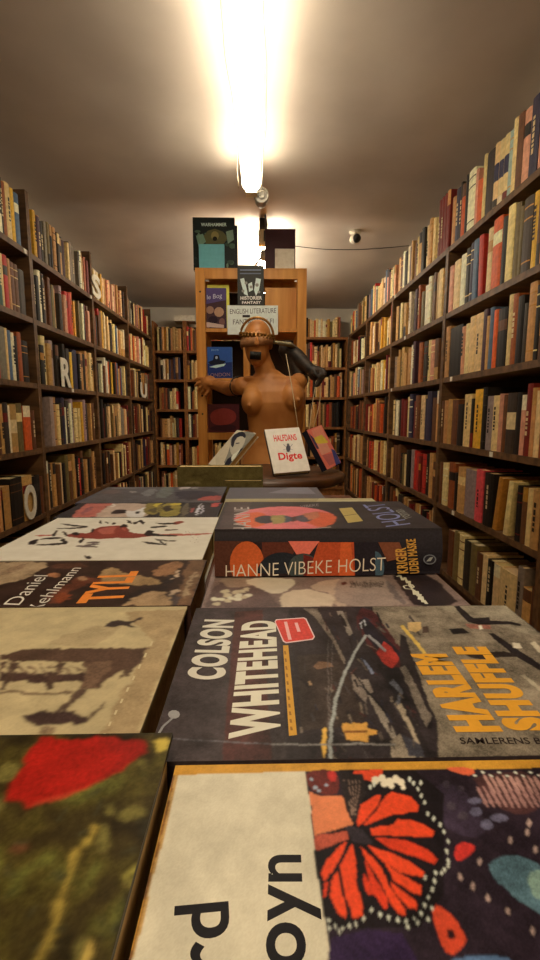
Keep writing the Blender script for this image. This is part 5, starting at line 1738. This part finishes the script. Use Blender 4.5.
def batten(label, x, ya, yb, glow, group='fluorescent lamps on the ceiling'):
    zc = min(ceil_z(x, ya + (yb - ya) * k / 12) for k in range(13)) - 0.006
    root = thing('ceiling_lamp', label, 'lamp', (x, ya, zc), group)
    L = yb - ya
    q = MB(); q.box(-0.020, 0.020, 0, L, -0.012 - DROP, 0.012); q.build('housing', M_CREAMP, root)
    g = MB()
    n = 20
    vs, fs = [], []
    ys = [0.05, 0.056] + [0.056 + (L - 0.112) * k / 10 for k in range(1, 11)] + [L - 0.05]
    for j, y in enumerate(ys):
        s = 0.86 if j in (0, len(ys) - 1) else 1
        for i in range(n):
            a = 2 * math.pi * i / n
            vs.append((0.042 * s * math.cos(a), y, -0.050 - DROP - 0.034 * s * math.sin(a)))
    for j in range(len(ys) - 1):
        for i in range(n):
            k = (i + 1) % n
            fs.append((j * n + i, (j + 1) * n + i, (j + 1) * n + k, j * n + k))
    fs.append(tuple(range(n))); fs.append(tuple((len(ys) - 1) * n + i for i in range(n - 1, -1, -1)))
    g.mesh(vs, fs, smooth=True); g.build('diffuser', glow, root)
    for s in (-1, 1):
        k = MB()
        N = 60
        vs, fs = [], []
        for i in range(N + 1):
            y = 0.02 + (L - 0.04) * i / N
            w = 0.052 + 0.007 * math.sin(i * 0.16 + 2 * s) + 0.002 * math.sin(i * 0.5)
            z0 = -0.040 - DROP + 0.006 * math.sin(i * 0.16 + 1 + s)
            vs += [(s * w, y, z0), (s * (w + 0.003), y, z0 - 0.016), (s * (w + 0.0045), y, z0 - 0.016), (s * (w + 0.0015), y, z0)]
        for i in range(N):
            for c in range(4):
                e = (c + 1) % 4
                fs.append((i * 4 + c, (i + 1) * 4 + c, (i + 1) * 4 + e, i * 4 + e))
        fs.append((0, 1, 2, 3)); fs.append(tuple(N * 4 + c for c in (3, 2, 1, 0)))
        k.mesh(vs, fs, smooth=True); k.build('side_flange', M_FLANGE, root)
    for y0, y1 in ((0.0, 0.048), (L - 0.048, L)):
        k = MB(); k.box(-0.026, 0.026, y0, y1, -0.084 - DROP, -0.0125 - DROP); k.build('end_cap', M_CREAMP, root)
    return root, L, zc


la, L, zc = batten('long glowing fluorescent lamp on the ceiling above the table', -0.036, 0.80, 2.335, M_GLOW)
so = MB()
so.lathe([(0.0, -0.004), (0.010, -0.004), (0.012, -0.010), (0.016, -0.010), (0.017, -0.002), (0.026, -0.002), (0.028, -0.008), (0.034, -0.008), (0.035, 0.0), (0.033, 0.05), (0.022, 0.09)], 32, (0.046, L + 0.006, -0.072 - DROP), 'y')
sk = so.build('tube_socket', M_GREYP, la)
nb = MB(); nb.tube([(0.046, L + 0.06, -0.055 - DROP), (0.012, L - 0.05, -0.016 - DROP)], 0.009, 8); nb.build('bracket', M_CREAMP, la)

lb, L2, zc2 = batten('second fluorescent lamp glowing behind the top of the pine unit', 0.020, 2.86, 4.2, M_GLOW2)
cb = MB(); cb.box(-0.018, 0.018, -0.03, -0.001, -0.05, 0.0); cb.build('connector', M_BLACKP, lb)
# loose plug and cable that hang before it
cp = thing('cable_plug', 'small black plug hanging from the ceiling above the pine unit', 'plug', on(1, 2.84, 266, 233))
k = MB(); k.box(-0.013, 0.013, -0.012, 0.012, -0.040, 0.010); k.build('body', M_BLACKP, cp)
topz = ceil_z(cp.location.x, 2.84) - cp.location.z - 0.002
k = MB(); k.tube([(0, 0, 0.010), (0.004, 0.0, topz * 0.5), (-0.004, 0.0, topz)], 0.006, 8); k.build('cable', M_BLACKP, cp)
ho = thing('lamp_holder', 'grey clip-on lamp holder in the glow between the books on the pine unit', 'lamp holder', on(1, 2.80, 265.5, 255))
k = MB(); k.lathe([(0.012, -0.030), (0.026, -0.026), (0.030, 0.004), (0.026, 0.022), (0.012, 0.026)], 20); k.build('shell', M_GREYP, ho)
k = MB(); k.tube([(-0.024, 0, -0.012), (-0.046, 0, -0.040), (-0.058, 0, -0.062)], 0.006, 8); k.build('clip', M_GREYP, ho)
k = MB(); k.tube([(0, 0, 0.026), (0.002, 0.01, 0.10), (0.0, 0.02, ceil_z(ho.location.x, 2.82) - ho.location.z - 0.004)], 0.004, 8); k.build('cable', M_BLACKP, ho)

# camera dome on the ceiling and the wire to it
sp = on(2, 2.055, 355, 237)
zc3 = ceil_z(sp.x, sp.y)
sc = thing('security_camera', 'small white security camera with a black lens on the ceiling', 'camera', (sp.x, sp.y, zc3 - 0.004))
k = MB(); k.lathe([(0.036, -0.010), (0.036, 0.0)], 24); k.build('base', M_WHITE, sc)
k = MB(); k.tube([(0, 0, -0.011), (0, -0.01, -0.032)], 0.011, 10); k.build('neck', M_WHITE, sc)
k = MB(); k.ellipsoid((0, -0.014, -0.050), (0.036, 0.036, 0.030)); hd = k.build('head', M_WHITE, sc)
k = MB(); k.lathe([(0.0, -0.056), (0.020, -0.054), (0.025, -0.046), (0.025, -0.030)], 20, (0.004, 0, -0.054), 'y'); k.build('lens', M_BLACKP, hd)
wr_ = MB()
pts = []
for t in range(26):
    u = t / 25
    x = 0.075 + (1.02 - 0.075) * u; y = 3.30 + 0.04 * u
    pts.append(Vector((x, y, ceil_z(x, y) - 0.006 - 0.034 * math.sin(math.pi * u) * (1 if u < 0.98 else 0.5))))
p0 = pts[0].copy()
wr_.tube([p - p0 for p in pts], 0.0024, 6)
tag(wr_.build('wire', M_BLACKP, loc=p0), 'thin black wire sagging under the ceiling towards the right bookcases', 'wire')

# ================================================================== LIGHT AND CAMERA SETTINGS
w = bpy.data.worlds.new('world'); S.world = w; w.use_nodes = True
w.node_tree.nodes['Background'].inputs['Color'].default_value = (1, 0.75, 0.5, 1)
w.node_tree.nodes['Background'].inputs['Strength'].default_value = 0.02
ld = bpy.data.lights.new('rear_fill', 'AREA'); ld.shape = 'RECTANGLE'; ld.size = 0.2; ld.size_y = 1.2; ld.energy = 15; ld.color = (1.0, 0.70, 0.37)  # unseen warm fill light, added behind the camera for the table books
lo = bpy.data.objects.new('rear_fill', ld); COL.objects.link(lo); lo.location = (0.0, -0.75, 2.0)

S.view_settings.view_transform = 'Standard'
S.view_settings.look = 'None'
S.view_settings.gamma = 1
S.view_settings.use_curve_mapping = False
S.view_settings.exposure = 0.38
